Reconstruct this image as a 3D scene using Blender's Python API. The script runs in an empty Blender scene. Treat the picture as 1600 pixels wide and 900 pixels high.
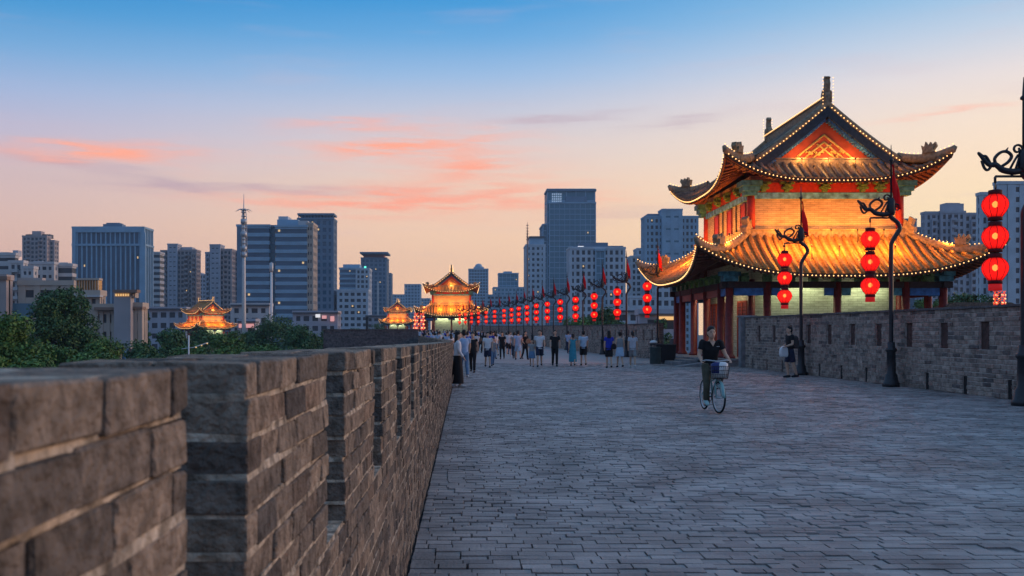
import bpy, bmesh, math, random
import numpy as np
from mathutils import Vector, Matrix, noise

random.seed(7); np.random.seed(7)
scene = bpy.context.scene
COL = scene.collection
R = math.radians

# ------------------------------------------------------------------ camera
FP, VX, HY, EYE = 1500.0, 727.0, 521.0, 1.55      # focal length (px), vanishing point, horizon row, eye height
def at(px, py, d):
    """photo pixel + distance (m) -> world point"""
    return Vector(((px-VX)*d/FP, d, EYE-(py-HY)*d/FP))
def ground_d(py): return EYE*FP/(py-HY)

cam_d = bpy.data.cameras.new('camera')
cam = bpy.data.objects.new('camera', cam_d); COL.objects.link(cam)
cam.location = (0, 0, EYE); cam.rotation_euler = (R(90), 0, 0)
cam_d.sensor_width = 36.0; cam_d.lens = FP/1600*36
cam_d.shift_x = (800-VX)/1600; cam_d.shift_y = (HY-450)/1600
cam_d.clip_start = 0.05; cam_d.clip_end = 9000
cam_d.dof.use_dof = True; cam_d.dof.focus_distance = 24; cam_d.dof.aperture_fstop = 8.0
scene.camera = cam

# ------------------------------------------------------------------ sky
world = bpy.data.worlds.new('World'); scene.world = world; world.use_nodes = True
NT = world.node_tree; NT.nodes.clear()
def lin(h):
    h = h.lstrip('#'); out = []
    for i in (0, 2, 4):
        c = int(h[i:i+2], 16)/255
        out.append(c/12.92 if c <= 0.04045 else ((c+0.055)/1.055)**2.4)
    return tuple(out)
def wn(t): return NT.nodes.new(t)
def W(op, a, b=None, c=None, clamp=False):
    n = wn('ShaderNodeMath'); n.operation = op; n.use_clamp = clamp
    for i, v in enumerate((a, b, c)):
        if v is None: continue
        if isinstance(v, (int, float)): n.inputs[i].default_value = v
        else: NT.links.new(v, n.inputs[i])
    return n.outputs[0]
tc = wn('ShaderNodeTexCoord'); sep = wn('ShaderNodeSeparateXYZ')
NT.links.new(tc.outputs['Generated'], sep.inputs[0])
dx, dy, dz = sep.outputs
hl = W('SQRT', W('ADD', W('MULTIPLY', dx, dx), W('MULTIPLY', dy, dy)))
el = W('ARCTAN2', dz, hl)                      # elevation
az = W('ARCTAN2', dx, dy)                      # azimuth, 0 = down the road, + = right
SUN_AZ = R(52)
cs = W('COSINE', W('SUBTRACT', az, SUN_AZ))    # 1 towards the afterglow
def sky_ramp(stops):
    n = wn('ShaderNodeValToRGB'); cr = n.color_ramp; cr.interpolation = 'LINEAR'
    f = W('DIVIDE', W('MAXIMUM', el, 0.0), 1.5708, clamp=True)
    NT.links.new(f, n.inputs[0])
    while len(cr.elements) < len(stops): cr.elements.new(0.5)
    for e, (py, h) in zip(cr.elements, stops):
        e.position = (math.atan((HY-py)/FP)/1.5708) if py > -5000 else 1.0
        e.color = (*lin(h), 1)
    return n.outputs[0]
left = sky_ramp([(521,'#cfa795'),(440,'#dcb09e'),(360,'#d8b6ac'),(290,'#cdb5b8'),(230,'#b9b4cb'),(170,'#9ab0d5'),(110,'#6fa3d2'),(50,'#4593cc'),(0,'#2b86c6'),(-700,'#6c98c6'),(-9999,'#6a8cb8')])
mid = sky_ramp([(521,'#f8c8a2'),(440,'#f9cba5'),(360,'#f5ceae'),(290,'#ebcfba'),(230,'#daccc9'),(180,'#c6c6d3'),(120,'#9bb9dc'),(60,'#6ba6d8'),(0,'#4496d2'),(-700,'#6c98c6'),(-9999,'#6a8cb8')])
right = sky_ramp([(521,'#ffdaa6'),(430,'#ffdfac'),(360,'#ffe4b6'),(290,'#fde1bf'),(220,'#f6e0cb'),(160,'#e8dcd8'),(100,'#c3cfde'),(40,'#98bfde'),(0,'#84b4db'),(-700,'#6c98c6'),(-9999,'#6a8cb8')])
back = sky_ramp([(521,'#767489'),(400,'#7b7f9b'),(250,'#7285a8'),(100,'#6b8ab2'),(0,'#688cb6'),(-700,'#6a90bc'),(-9999,'#6a8cb8')])
def mixc(f, a, b, op='MIX'):
    n = wn('ShaderNodeMix'); n.data_type = 'RGBA'; n.blend_type = op; n.clamp_factor = True
    for s, v in ((n.inputs[0], f), (n.inputs[6], a), (n.inputs[7], b)):
        if isinstance(v, (int, float)): s.default_value = v
        elif isinstance(v, tuple): s.default_value = (*v, 1)
        else: NT.links.new(v, s)
    return n.outputs[2]
def mr(v, a, b):
    n = wn('ShaderNodeMapRange'); n.interpolation_type = 'SMOOTHSTEP'
    NT.links.new(v, n.inputs[0]); n.inputs[1].default_value = a; n.inputs[2].default_value = b
    return n.outputs[0]
sky = mixc(mr(cs, .10, .70), left, mid)
sky = mixc(mr(cs, .62, 1.0), sky, right)
sky = mixc(mr(cs, .15, -.55), sky, back)
# thin cirrus: soft streaks broken up by stretched noise
cmb = wn('ShaderNodeCombineXYZ')
NT.links.new(W('MULTIPLY', az, 5.0), cmb.inputs[0]); NT.links.new(W('MULTIPLY', el, 42.0), cmb.inputs[1])
def wnoise(scale, detail, off):
    n = wn('ShaderNodeTexNoise'); n.inputs['Scale'].default_value = scale; n.inputs['Detail'].default_value = detail
    m = wn('ShaderNodeMapping'); m.inputs['Location'].default_value = (off, off*.7, 0)
    NT.links.new(cmb.outputs[0], m.inputs[0]); NT.links.new(m.outputs[0], n.inputs['Vector'])
    return n.outputs['Fac']
n1 = wnoise(1.1, 6, 3.1); n2 = wnoise(2.6, 5, 9.7)
wu = W('ADD', az, W('MULTIPLY', W('SUBTRACT', n1, .5), .10))
wv = W('ADD', el, W('MULTIPLY', W('SUBTRACT', n2, .5), .022))
def streak(px, py, hw, hh, tilt):
    u0 = math.atan((px-VX)/FP); v0 = math.atan((HY-py)/FP)
    du = W('SUBTRACT', wu, u0)
    a = W('DIVIDE', du, hw/FP)
    b = W('DIVIDE', W('SUBTRACT', W('SUBTRACT', wv, v0), W('MULTIPLY', du, tilt)), hh/FP)
    return W('POWER', 2.718, W('MULTIPLY', W('ADD', W('MULTIPLY', a, a), W('MULTIPLY', b, b)), -1.0))
def addup(l):
    r = l[0]
    for x in l[1:]: r = W('ADD', r, x)
    return r
n3 = wnoise(3.4, 9, 21.3); n4 = wnoise(.8, 4, 5.5)
tex = W('MULTIPLY', mr(n3, .34, .62), mr(n4, .25, .6))
pink = addup([streak(165, 256, 120, 15, .05), W('MULTIPLY', streak(110, 262, 70, 9, 0), .7), streak(640, 231, 140, 17, .10), W('MULTIPLY', streak(545, 232, 70, 8, -.04), .8), streak(680, 275, 95, 19, .22), W('MULTIPLY', streak(560, 197, 130, 11, .03), .55), W('MULTIPLY', streak(720, 312, 200, 30, .02), .95), W('MULTIPLY', streak(480, 318, 160, 10, -.03), .55), W('MULTIPLY', streak(250, 268, 50, 8, -.1), .5), W('MULTIPLY', streak(770, 258, 120, 22, .05), .4), W('MULTIPLY', streak(1500, 212, 90, 5, .05), .4)])
grey = addup([streak(80, 272, 75, 7, -.07), W('MULTIPLY', streak(190, 286, 90, 8, -.12), .8), streak(340, 300, 170, 10, .0), W('MULTIPLY', streak(560, 300, 140, 9, -.02), .7), streak(880, 187, 85, 7, .05), W('MULTIPLY', streak(1060, 198, 70, 7, .10), .8), W('MULTIPLY', streak(1000, 335, 130, 10, 0), .6)])
far = W('MULTIPLY', mr(n1, .52, .75), W('MULTIPLY', mr(el, .02, .1), mr(el, .6, .3)))
sky = mixc(W('MULTIPLY', far, .16), sky, lin('#cfb4bd'))
sky = mixc(W('MULTIPLY', W('MULTIPLY', grey, W('ADD', W('MULTIPLY', tex, .55), .45)), .62, clamp=True), sky, lin('#b8a0ae'))
sky = mixc(W('MULTIPLY', W('MULTIPLY', pink, W('ADD', W('MULTIPLY', tex, .75), .25)), 1.05, clamp=True), sky, lin('#fdaa90'))
sky = mixc(mr(dz, 0.0, -.02), sky, (.06, .06, .07))
bg = wn('ShaderNodeBackground'); bg.inputs[1].default_value = 1.0
NT.links.new(sky, bg.inputs[0]); wo = wn('ShaderNodeOutputWorld'); NT.links.new(bg.outputs[0], wo.inputs[0])

# ------------------------------------------------------------------ afterglow sun, exposure
sd = bpy.data.lights.new('sun', 'SUN'); sd.energy = 1.35; sd.angle = R(24); sd.color = (1, .62, .42)
sun = bpy.data.objects.new('sun', sd); COL.objects.link(sun)
sv = Vector((math.sin(R(76))*math.cos(R(9)), math.cos(R(76))*math.cos(R(9)), math.sin(R(9))))
sun.rotation_euler = sv.to_track_quat('Z', 'Y').to_euler()
vs = scene.view_settings; vs.view_transform = 'Standard'; vs.look = 'None'; vs.exposure = 0.18; vs.gamma = 1; vs.use_curve_mapping = False
cy = scene.cycles
cy.use_denoising = True
try: cy.denoiser = 'OPENIMAGEDENOISE'
except Exception: pass
cy.max_bounces = 4; cy.diffuse_bounces = 2; cy.glossy_bounces = 2; cy.transparent_max_bounces = 8; cy.volume_bounces = 0
cy.sample_clamp_indirect = 1.5; cy.use_light_tree = True; cy.caustics_reflective = False; cy.caustics_refractive = False

# ------------------------------------------------------------------ materials
MATS = {}
def mat(name, color, rough=.8, metal=0, var=.0, vscale=6.0, bump=0.0, bscale=20.0, tint=None, spec=.3, emit=None, estr=0, stretch=None, var2=0):
    """procedural material: base colour, optional ramp over per-piece tint, noise variation and bump"""
    if name in MATS: return MATS[name]
    m = bpy.data.materials.new(name); m.use_nodes = True; nt = m.node_tree; L = nt.links
    b = nt.nodes['Principled BSDF']
    b.inputs['Roughness'].default_value = rough; b.inputs['Metallic'].default_value = metal
    b.inputs['Specular IOR Level'].default_value = spec
    b.inputs['Base Color'].default_value = (*color, 1)
    src = None
    if tint:
        a = nt.nodes.new('ShaderNodeAttribute'); a.attribute_name = 'tint'
        oi = nt.nodes.new('ShaderNodeObjectInfo')
        ad = nt.nodes.new('ShaderNodeMath'); ad.operation = 'ADD'
        L.new(a.outputs['Fac'], ad.inputs[0]); L.new(oi.outputs['Random'], ad.inputs[1])
        fr = nt.nodes.new('ShaderNodeMath'); fr.operation = 'FRACT'; L.new(ad.outputs[0], fr.inputs[0])
        cr = nt.nodes.new('ShaderNodeValToRGB'); cr.color_ramp.interpolation = 'LINEAR'
        while len(cr.color_ramp.elements) < len(tint): cr.color_ramp.elements.new(.5)
        for i, (e, c) in enumerate(zip(cr.color_ramp.elements, tint)):
            e.position = i/max(1, len(tint)-1); e.color = (*c, 1)
        L.new(fr.outputs[0], cr.inputs[0]); src = cr.outputs[0]
    tcn = nt.nodes.new('ShaderNodeNewGeometry')
    mp = nt.nodes.new('ShaderNodeMapping'); L.new(tcn.outputs['Position'], mp.inputs[0])
    if stretch: mp.inputs['Scale'].default_value = stretch
    if var > 0:
        n = nt.nodes.new('ShaderNodeTexNoise'); n.inputs['Scale'].default_value = vscale; n.inputs['Detail'].default_value = 6
        L.new(mp.outputs[0], n.inputs['Vector'])
        r = nt.nodes.new('ShaderNodeMapRange'); r.inputs[1].default_value = .3; r.inputs[2].default_value = .7
        r.inputs[3].default_value = 1-var; r.inputs[4].default_value = 1+var
        L.new(n.outputs['Fac'], r.inputs[0])
        mx = nt.nodes.new('ShaderNodeMix'); mx.data_type = 'RGBA'; mx.blend_type = 'MULTIPLY'; mx.inputs[0].default_value = 1
        if src: L.new(src, mx.inputs[6])
        else: mx.inputs[6].default_value = (*color, 1)
        L.new(r.outputs[0], mx.inputs[7]); src = mx.outputs[2]
    if var2 > 0:                                     # broad stains and worn paths
        n = nt.nodes.new('ShaderNodeTexNoise'); n.inputs['Scale'].default_value = .33; n.inputs['Detail'].default_value = 5; n.inputs['Distortion'].default_value = .8
        L.new(mp.outputs[0], n.inputs['Vector'])
        r = nt.nodes.new('ShaderNodeMapRange'); r.inputs[1].default_value = .32; r.inputs[2].default_value = .68; r.inputs[3].default_value = 1-var2; r.inputs[4].default_value = 1+var2
        L.new(n.outputs['Fac'], r.inputs[0])
        mx = nt.nodes.new('ShaderNodeMix'); mx.data_type = 'RGBA'; mx.blend_type = 'MULTIPLY'; mx.inputs[0].default_value = 1
        L.new(src, mx.inputs[6]); L.new(r.outputs[0], mx.inputs[7]); src = mx.outputs[2]
        r2 = nt.nodes.new('ShaderNodeMapRange'); r2.inputs[3].default_value = rough-.14; r2.inputs[4].default_value = rough+.14
        L.new(n.outputs['Fac'], r2.inputs[0]); L.new(r2.outputs[0], b.inputs['Roughness'])
    if src: L.new(src, b.inputs['Base Color'])
    if bump > 0:
        n = nt.nodes.new('ShaderNodeTexNoise'); n.inputs['Scale'].default_value = bscale; n.inputs['Detail'].default_value = 5
        L.new(mp.outputs[0], n.inputs['Vector'])
        bp = nt.nodes.new('ShaderNodeBump'); bp.inputs['Strength'].default_value = bump; bp.inputs['Distance'].default_value = .02
        L.new(n.outputs['Fac'], bp.inputs['Height']); L.new(bp.outputs[0], b.inputs['Normal'])
    if emit:
        b.inputs['Emission Color'].default_value = (*emit, 1); b.inputs['Emission Strength'].default_value = estr
        m.cycles.emission_sampling = 'NONE'
    MATS[name] = m
    return m

M_brick = mat('parapet_brick', (.2,.17,.14), .92, var=.5, vscale=26, bump=1.0, bscale=70, spec=.15,
    tint=[(.105,.09,.078),(.20,.165,.135),(.30,.235,.18),(.125,.112,.102),(.24,.195,.155),(.35,.275,.21),(.085,.078,.074),(.27,.20,.15)])
M_wallbrick = mat('inner_wall_brick', (.2,.17,.16), .92, var=.4, vscale=7, bump=.7, bscale=40, spec=.15,
    tint=[(.22,.175,.15),(.32,.255,.215),(.38,.31,.26),(.13,.115,.11),(.33,.265,.22),(.42,.345,.29),(.25,.20,.175),(.36,.265,.215)])
M_mortar = mat('mortar', (.44,.37,.29), .95, var=.7, vscale=22, bump=.9, bscale=60, spec=.1)
M_wmortar = mat('pale_mortar', (.50,.44,.39), .95, var=.4, vscale=9, bump=.6, spec=.1)
M_paver = mat('paving_brick', (.2,.19,.2), .62, var=.42, vscale=1.3, bump=.6, bscale=40, spec=.40, var2=.17,
    tint=[(.27,.235,.225),(.325,.288,.27),(.38,.335,.315),(.295,.26,.245),(.35,.31,.29),(.22,.195,.19),(.36,.315,.30)])
M_joint = mat('paving_joint', (.045,.042,.045), .95, var=.4, vscale=10, bump=.5)
M_coping = mat('dark_coping', (.13,.12,.12), .9, var=.4, vscale=12, bump=.8, bscale=40)
M_black = mat('slot_shade_black', (.02,.018,.018), .9)  # black for the painted-in shade of the drain slots
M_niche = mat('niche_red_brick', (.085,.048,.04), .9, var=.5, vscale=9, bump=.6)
M_iron = mat('dark_iron', (.018,.019,.024), .45, var=.3, vscale=20, spec=.5)
M_flag = mat('red_flag', (.75,.02,.028), .8, var=.15, vscale=4)
def cloth_translucent(m, c):
    nt = m.node_tree; b = nt.nodes['Principled BSDF']; o = nt.nodes['Material Output']
    t = nt.nodes.new('ShaderNodeBsdfTranslucent'); t.inputs[0].default_value = (*c, 1); x = nt.nodes.new('ShaderNodeMixShader'); x.inputs[0].default_value = .5
    nt.links.new(b.outputs[0], x.inputs[1]); nt.links.new(t.outputs[0], x.inputs[2]); nt.links.new(x.outputs[0], o.inputs[0])
cloth_translucent(M_flag, (.9, .03, .04))
M_stone = mat('grey_stone', (.23,.23,.24), .8, var=.3, vscale=4, bump=.5, bscale=25)
M_wood = mat('red_lacquer', (.20,.022,.018), .5, var=.3, vscale=5, spec=.45)
M_wooddark = mat('dark_timber', (.05,.03,.026), .7, var=.3)
M_redbeam = mat('red_beam', (.42,.04,.022), .6, var=.25)
M_teal = mat('teal_painted_beam', (.06,.22,.26), .6, var=.6, vscale=5)
M_blue = mat('blue_painted_beam', (.05,.17,.42), .6, var=.4, vscale=4)
M_green = mat('green_bracket', (.12,.24,.08), .6, var=.5, vscale=8)
M_gold = mat('gilded_trim', (.62,.42,.12), .5, var=.3, vscale=9)
M_tile = mat('glazed_roof_tile', (.3,.2,.11), .5, var=.45, vscale=9, bump=.5, bscale=18, spec=.4,
    tint=[(.32,.15,.04),(.46,.23,.06),(.38,.185,.05),(.52,.27,.075),(.34,.16,.045)])
M_tiledark = mat('dark_roof_tile', (.11,.09,.085), .5, var=.5, vscale=9, bump=.5, bscale=18, spec=.4,
    tint=[(.10,.08,.07),(.19,.13,.08),(.14,.10,.075),(.25,.165,.085),(.115,.09,.078)])
M_ridge = mat('ridge_clay', (.30,.22,.14), .7, var=.4, vscale=8, bump=.6)
M_soffit = mat('soffit_timber', (.20,.07,.04), .7, var=.3, vscale=4)
M_pbrick = None
M_gable = mat('gable_red', (.36,.06,.03), .75, var=.25, vscale=3)
M_bulb = mat('string_bulb', (1,.8,.5), .4, emit=(1,.52,.17), estr=2.0)
M_lampface = mat('floodlight_lens', (1,.8,.5), .4, emit=(1,.6,.2), estr=3.0)
M_whitepaint = mat('white_paint', (.75,.75,.74), .5, var=.1)
M_steel = mat('galvanised_steel', (.5,.53,.56), .45, metal=.3, var=.15)

def lantern_mat():
    m = bpy.data.materials.new('lantern_silk'); m.use_nodes = True; nt = m.node_tree; nt.nodes.clear(); L = nt.links
    e = nt.nodes.new('ShaderNodeEmission'); e.inputs[0].default_value = (1, .014, .012, 1)
    n = nt.nodes.new('ShaderNodeTexNoise'); n.inputs['Scale'].default_value = 4
    mrn = nt.nodes.new('ShaderNodeMapRange'); mrn.inputs[3].default_value = .9; mrn.inputs[4].default_value = 1.45
    tg = nt.nodes.new('ShaderNodeTexCoord'); sg = nt.nodes.new('ShaderNodeSeparateXYZ'); L.new(tg.outputs['Generated'], sg.inputs[0])
    cu = nt.nodes.new('ShaderNodeFloatCurve'); L.new(sg.outputs[2], cu.inputs['Value']); c0 = cu.mapping.curves[0]      # silk is brightest level with the bulb
    c0.points[0].location = (0, .35); c0.points[1].location = (1, .45); c0.points.new(.5, 1.0); cu.mapping.update()
    mu = nt.nodes.new('ShaderNodeMath'); mu.operation = 'MULTIPLY'
    L.new(n.outputs['Fac'], mrn.inputs[0]); L.new(mrn.outputs[0], mu.inputs[0]); L.new(cu.outputs[0], mu.inputs[1]); L.new(mu.outputs[0], e.inputs[1])
    t = nt.nodes.new('ShaderNodeBsdfTransparent'); t.inputs[0].default_value = (1, .35, .16, 1)
    d = nt.nodes.new('ShaderNodeBsdfDiffuse'); d.inputs[0].default_value = (.5, .01, .01, 1)
    a = nt.nodes.new('ShaderNodeAddShader'); L.new(e.outputs[0], a.inputs[0]); L.new(d.outputs[0], a.inputs[1])
    mx = nt.nodes.new('ShaderNodeMixShader'); mx.inputs[0].default_value = .30
    L.new(a.outputs[0], mx.inputs[1]); L.new(t.outputs[0], mx.inputs[2])
    o = nt.nodes.new('ShaderNodeOutputMaterial'); L.new(mx.outputs[0], o.inputs[0])
    m.cycles.emission_sampling = 'NONE'
    return m
M_silk = lantern_mat()
M_lbulb = mat('lantern_bulb', (1,.6,.3), .4, emit=(1,.55,.22), estr=7.0)
M_lcap = mat('lantern_cap', (.10,.008,.01), .7, var=.2)

def brickwall_mat(name, c1, c2, cm, bw, bh):
    """far brick surface: pieces too small to tell apart"""
    m = bpy.data.materials.new(name); m.use_nodes = True; nt = m.node_tree; L = nt.links
    b = nt.nodes['Principled BSDF']; b.inputs['Roughness'].default_value = .85; b.inputs['Specular IOR Level'].default_value = .2
    g = nt.nodes.new('ShaderNodeTexCoord'); s = nt.nodes.new('ShaderNodeSeparateXYZ'); L.new(g.outputs['Object'], s.inputs[0])
    ad = nt.nodes.new('ShaderNodeMath'); ad.operation = 'ADD'; L.new(s.outputs[0], ad.inputs[0]); L.new(s.outputs[1], ad.inputs[1])
    c = nt.nodes.new('ShaderNodeCombineXYZ'); L.new(ad.outputs[0], c.inputs[0]); L.new(s.outputs[2], c.inputs[1])
    br = nt.nodes.new('ShaderNodeTexBrick'); L.new(c.outputs[0], br.inputs['Vector'])
    br.inputs['Scale'].default_value = 1; br.inputs['Brick Width'].default_value = bw; br.inputs['Row Height'].default_value = bh
    br.inputs['Mortar Size'].default_value = bh*.09; br.inputs['Color1'].default_value = (*c1, 1); br.inputs['Color2'].default_value = (*c2, 1); br.inputs['Mortar'].default_value = (*cm, 1)
    n = nt.nodes.new('ShaderNodeTexNoise'); n.inputs['Scale'].default_value = 2.2; n.inputs['Detail'].default_value = 6
    mp = nt.nodes.new('ShaderNodeMapping'); mp.inputs['Scale'].default_value = (1, 1, 4); L.new(g.outputs['Object'], mp.inputs[0]); L.new(mp.outputs[0], n.inputs['Vector'])
    r = nt.nodes.new('ShaderNodeMapRange'); r.inputs[1].default_value = .3; r.inputs[2].default_value = .7; r.inputs[3].default_value = .75; r.inputs[4].default_value = 1.2
    L.new(n.outputs['Fac'], r.inputs[0])
    mx = nt.nodes.new('ShaderNodeMix'); mx.data_type = 'RGBA'; mx.blend_type = 'MULTIPLY'; mx.inputs[0].default_value = 1
    L.new(br.outputs['Color'], mx.inputs[6]); L.new(r.outputs[0], mx.inputs[7]); L.new(mx.outputs[2], b.inputs['Base Color'])
    bp = nt.nodes.new('ShaderNodeBump'); bp.inputs['Strength'].default_value = .5; bp.inputs['Distance'].default_value = .02; bp.invert = True
    L.new(br.outputs['Fac'], bp.inputs['Height']); L.new(bp.outputs[0], b.inputs['Normal'])
    return m
M_pbrick = brickwall_mat('pavilion_brick', (.62,.46,.27), (.52,.38,.22), (.34,.25,.15), .42, .1)
M_citybrick = brickwall_mat('city_wall_brick', (.17,.15,.14), (.12,.11,.105), (.25,.22,.2), .4, .11)
M_bastion = mat('bastion_brick', (.13,.13,.135), .92, var=.4, vscale=7, bump=.6, bscale=40, spec=.15, tint=[(.10,.10,.105),(.15,.148,.15),(.125,.12,.122),(.18,.17,.168)])
M_farpave = mat('far_paving', (.31,.275,.26), .62, var2=.25, var=.3, vscale=2.5, stretch=(1, 3, 1), spec=.4)
M_leaf = [mat('leaf_dark', (.04,.09,.035), .6, var=.4, vscale=.9, spec=.25, tint=[(.045,.10,.04),(.07,.145,.05),(.055,.12,.045),(.085,.17,.055)]),
          mat('leaf_mid', (.05,.10,.03), .6, var=.5, vscale=.8, spec=.25, tint=[(.07,.145,.035),(.105,.20,.045),(.085,.17,.04),(.13,.235,.055)])]
M_bark = mat('bark', (.07,.055,.045), .9, var=.4, vscale=8, bump=.6)

# ------------------------------------------------------------------ mesh helpers
class MB:
    def __init__(s): s.v = []; s.f = []; s.m = []; s.t = []; s.sm = []
    def add(s, vs, fs, mi=0, tint=0.0, smooth=False):
        o = len(s.v); s.v.extend([tuple(v) for v in vs])
        for f in fs: s.f.append(tuple(i+o for i in f)); s.m.append(mi); s.t.append(tint); s.sm.append(smooth)
    BF = ((0,1,3,2),(4,6,7,5),(0,4,5,1),(2,3,7,6),(0,2,6,4),(1,5,7,3))
    def box(s, c, d, mi=0, tint=0.0, rz=0, jit=0):
        cx, cy_, cz = c; hx, hy, hz = d[0]/2, d[1]/2, d[2]/2; ca, sa = math.cos(rz), math.sin(rz)
        vs = []
        for x in (-hx, hx):
            for y in (-hy, hy):
                for z in (-hz, hz):
                    if jit: x2, y2, z2 = x+random.uniform(-jit, jit), y+random.uniform(-jit, jit), z+random.uniform(-jit, jit)
                    else: x2, y2, z2 = x, y, z
                    vs.append((cx+x2*ca-y2*sa, cy_+x2*sa+y2*ca, cz+z2))
        s.add(vs, MB.BF, mi, tint); return s
    def bb(s, x0, x1, y0, y1, z0, z1, mi=0, tint=0.0):
        return s.box(((x0+x1)/2, (y0+y1)/2, (z0+z1)/2), (abs(x1-x0), abs(y1-y0), abs(z1-z0)), mi, tint)
    def tube(s, pts, rad, n=8, mi=0, tint=0.0, cap=True, smooth=True, flat=1.0):
        pts = [Vector(p) for p in pts]; k = len(pts)
        if not hasattr(rad, '__len__'): rad = [rad]*k
        vs = []; up = Vector((0, 0, 1)); prev = None
        for i, p in enumerate(pts):
            t = (pts[min(i+1, k-1)]-pts[max(i-1, 0)])
            t = t.normalized() if t.length > 1e-9 else Vector((0, 0, 1))
            if prev is None:
                a = up if abs(t.dot(up)) < .95 else Vector((1, 0, 0))
                u = t.cross(a).normalized()
            else: u = (prev-t*prev.dot(t)); u = u.normalized() if u.length > 1e-6 else prev
            w = t.cross(u); prev = u
            for j in range(n):
                an = 2*math.pi*j/n
                vs.append(p+u*(math.cos(an)*rad[i])+w*(math.sin(an)*rad[i]*flat))
        fs = []
        for i in range(k-1):
            for j in range(n):
                fs.append((i*n+j, i*n+(j+1) % n, (i+1)*n+(j+1) % n, (i+1)*n+j))
        if cap: fs.append(tuple(range(n-1, -1, -1))); fs.append(tuple((k-1)*n+j for j in range(n)))
        s.add(vs, fs, mi, tint, smooth); return s
    def lathe(s, prof, n=16, c=(0, 0, 0), mi=0, tint=0.0, smooth=True):
        vs = []; k = len(prof)
        for r, z in prof:
            for j in range(n):
                a = 2*math.pi*j/n; vs.append((c[0]+r*math.cos(a), c[1]+r*math.sin(a), c[2]+z))
        fs = [(i*n+j, i*n+(j+1) % n, (i+1)*n+(j+1) % n, (i+1)*n+j) for i in range(k-1) for j in range(n)]
        fs.append(tuple(range(n-1, -1, -1))); fs.append(tuple((k-1)*n+j for j in range(n)))
        s.add(vs, fs, mi, tint, smooth); return s
    def octa(s, c, r, mi=0):
        x, y, z = c
        s.add([(x+r,y,z),(x-r,y,z),(x,y+r,z),(x,y-r,z),(x,y,z+r),(x,y,z-r)],
              [(0,2,4),(2,1,4),(1,3,4),(3,0,4),(2,0,5),(1,2,5),(3,1,5),(0,3,5)], mi, 0, True); return s
    def prism(s, outline, axis_o, ux, uy, depth, mi=0, tint=0.0):
        """closed 2-D outline extruded: point = o + x*ux + y*uy, thickness centred on the plane"""
        o = Vector(axis_o); ux = Vector(ux); uy = Vector(uy); nrm = ux.cross(uy).normalized()*depth/2; n = len(outline)
        vs = [o+ux*a+uy*b-nrm for a, b in outline]+[o+ux*a+uy*b+nrm for a, b in outline]
        fs = [tuple(range(n-1, -1, -1)), tuple(range(n, 2*n))]+[(i, (i+1) % n, n+(i+1) % n, n+i) for i in range(n)]
        s.add(vs, fs, mi, tint); return s
    def mesh(s, name, mats):
        me = bpy.data.meshes.new(name); me.from_pydata(s.v, [], s.f)
        for m in (mats if isinstance(mats, (list, tuple)) else [mats]): me.materials.append(m)
        me.polygons.foreach_set('material_index', s.m); me.polygons.foreach_set('use_smooth', s.sm)
        a = me.attributes.new('tint', 'FLOAT', 'FACE'); a.data.foreach_set('value', s.t)
        me.update(); return me
    def build(s, name, mats, parent=None, stuff=False):
        o = bpy.data.objects.new(name, s.mesh(name, mats)); COL.objects.link(o)
        if parent: o.parent = parent
        if stuff: o['kind'] = 'stuff'
        return o
def link(name, me, parent=None, loc=None, rot=None, scale=None):
    o = bpy.data.objects.new(name, me); COL.objects.link(o)
    if parent: o.parent = parent
    if loc is not None: o.location = loc
    if rot is not None: o.rotation_euler = rot
    if scale is not None: o.scale = scale
    return o
def tag(o, label, cat, group=None):
    o['label'] = label; o['category'] = cat
    if group: o['group'] = group
    return o
def thing(name, label, cat, loc=(0, 0, 0), rz=0, group=None):
    o = bpy.data.objects.new(name, None); COL.objects.link(o); o.empty_display_size = .3
    o.location = loc; o.rotation_euler = (0, 0, rz)
    return tag(o, label, cat, group)
def structure(o): o['kind'] = 'structure'; return o
def copy_tree(o, parent=None):
    c = o.copy(); COL.objects.link(c); c.parent = parent
    for ch in KIDS.get(o.name, []) or list(o.children): copy_tree(ch, c)
    return c
KIDS = {}
def point_light(name, loc, energy, color, parent=None, radius=.12):
    l = bpy.data.lights.new(name, 'POINT'); l.energy = energy; l.color = color; l.shadow_soft_size = radius
    o = bpy.data.objects.new(name, l); COL.objects.link(o); o.location = loc
    if parent: o.parent = parent
    return o
# ------------------------------------------------------------------ the city wall top: path of its two edges
def xl(y):
    if y < 30: return -.38
    if y < 130: return -.38-.067*(y-30)
    return -7.08-.14*(y-130)
def xr(y):
    if y < 44: return 12.8
    if y < 57: return 12.8-1.3*(y-44)/13
    if y < 130: return 11.5-.067*(y-57)
    return 6.6-.14*(y-130)
def zroad(y): return max(0, y-75)*.0065              # the walkway climbs gently in the distance
def slope(f, y): return (f(y+.05)-f(y-.05))/.1

# ------------------------------------------------------------------ ground far below, city wall body
g = MB(); g.add([(-6000,-600,-12),(6000,-600,-12),(6000,8000,-12),(-6000,8000,-12)], [(0,1,2,3)])
structure(g.build('ground', mat('city_ground', (.07,.075,.07), .95, var=.4, vscale=.02)))
cw = MB(); ys = list(range(-8, 30, 6))+list(range(30, 240, 5))
for y0, y1 in zip(ys[:-1], ys[1:]):
    vs = []
    for y in (y0, y1):
        vs += [(xl(y)-1.9, y, -12), (xl(y)-.34, y, zroad(y)-.06), (xr(y)+.45, y, zroad(y)-.06), (xr(y)+2.0, y, -12)]
    cw.add(vs, [(0,4,5,1), (1,5,6,2), (2,6,7,3)])
tag(cw.build('city_wall', M_citybrick), 'massive grey brick city wall carrying the paved walkway', 'wall')

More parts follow.
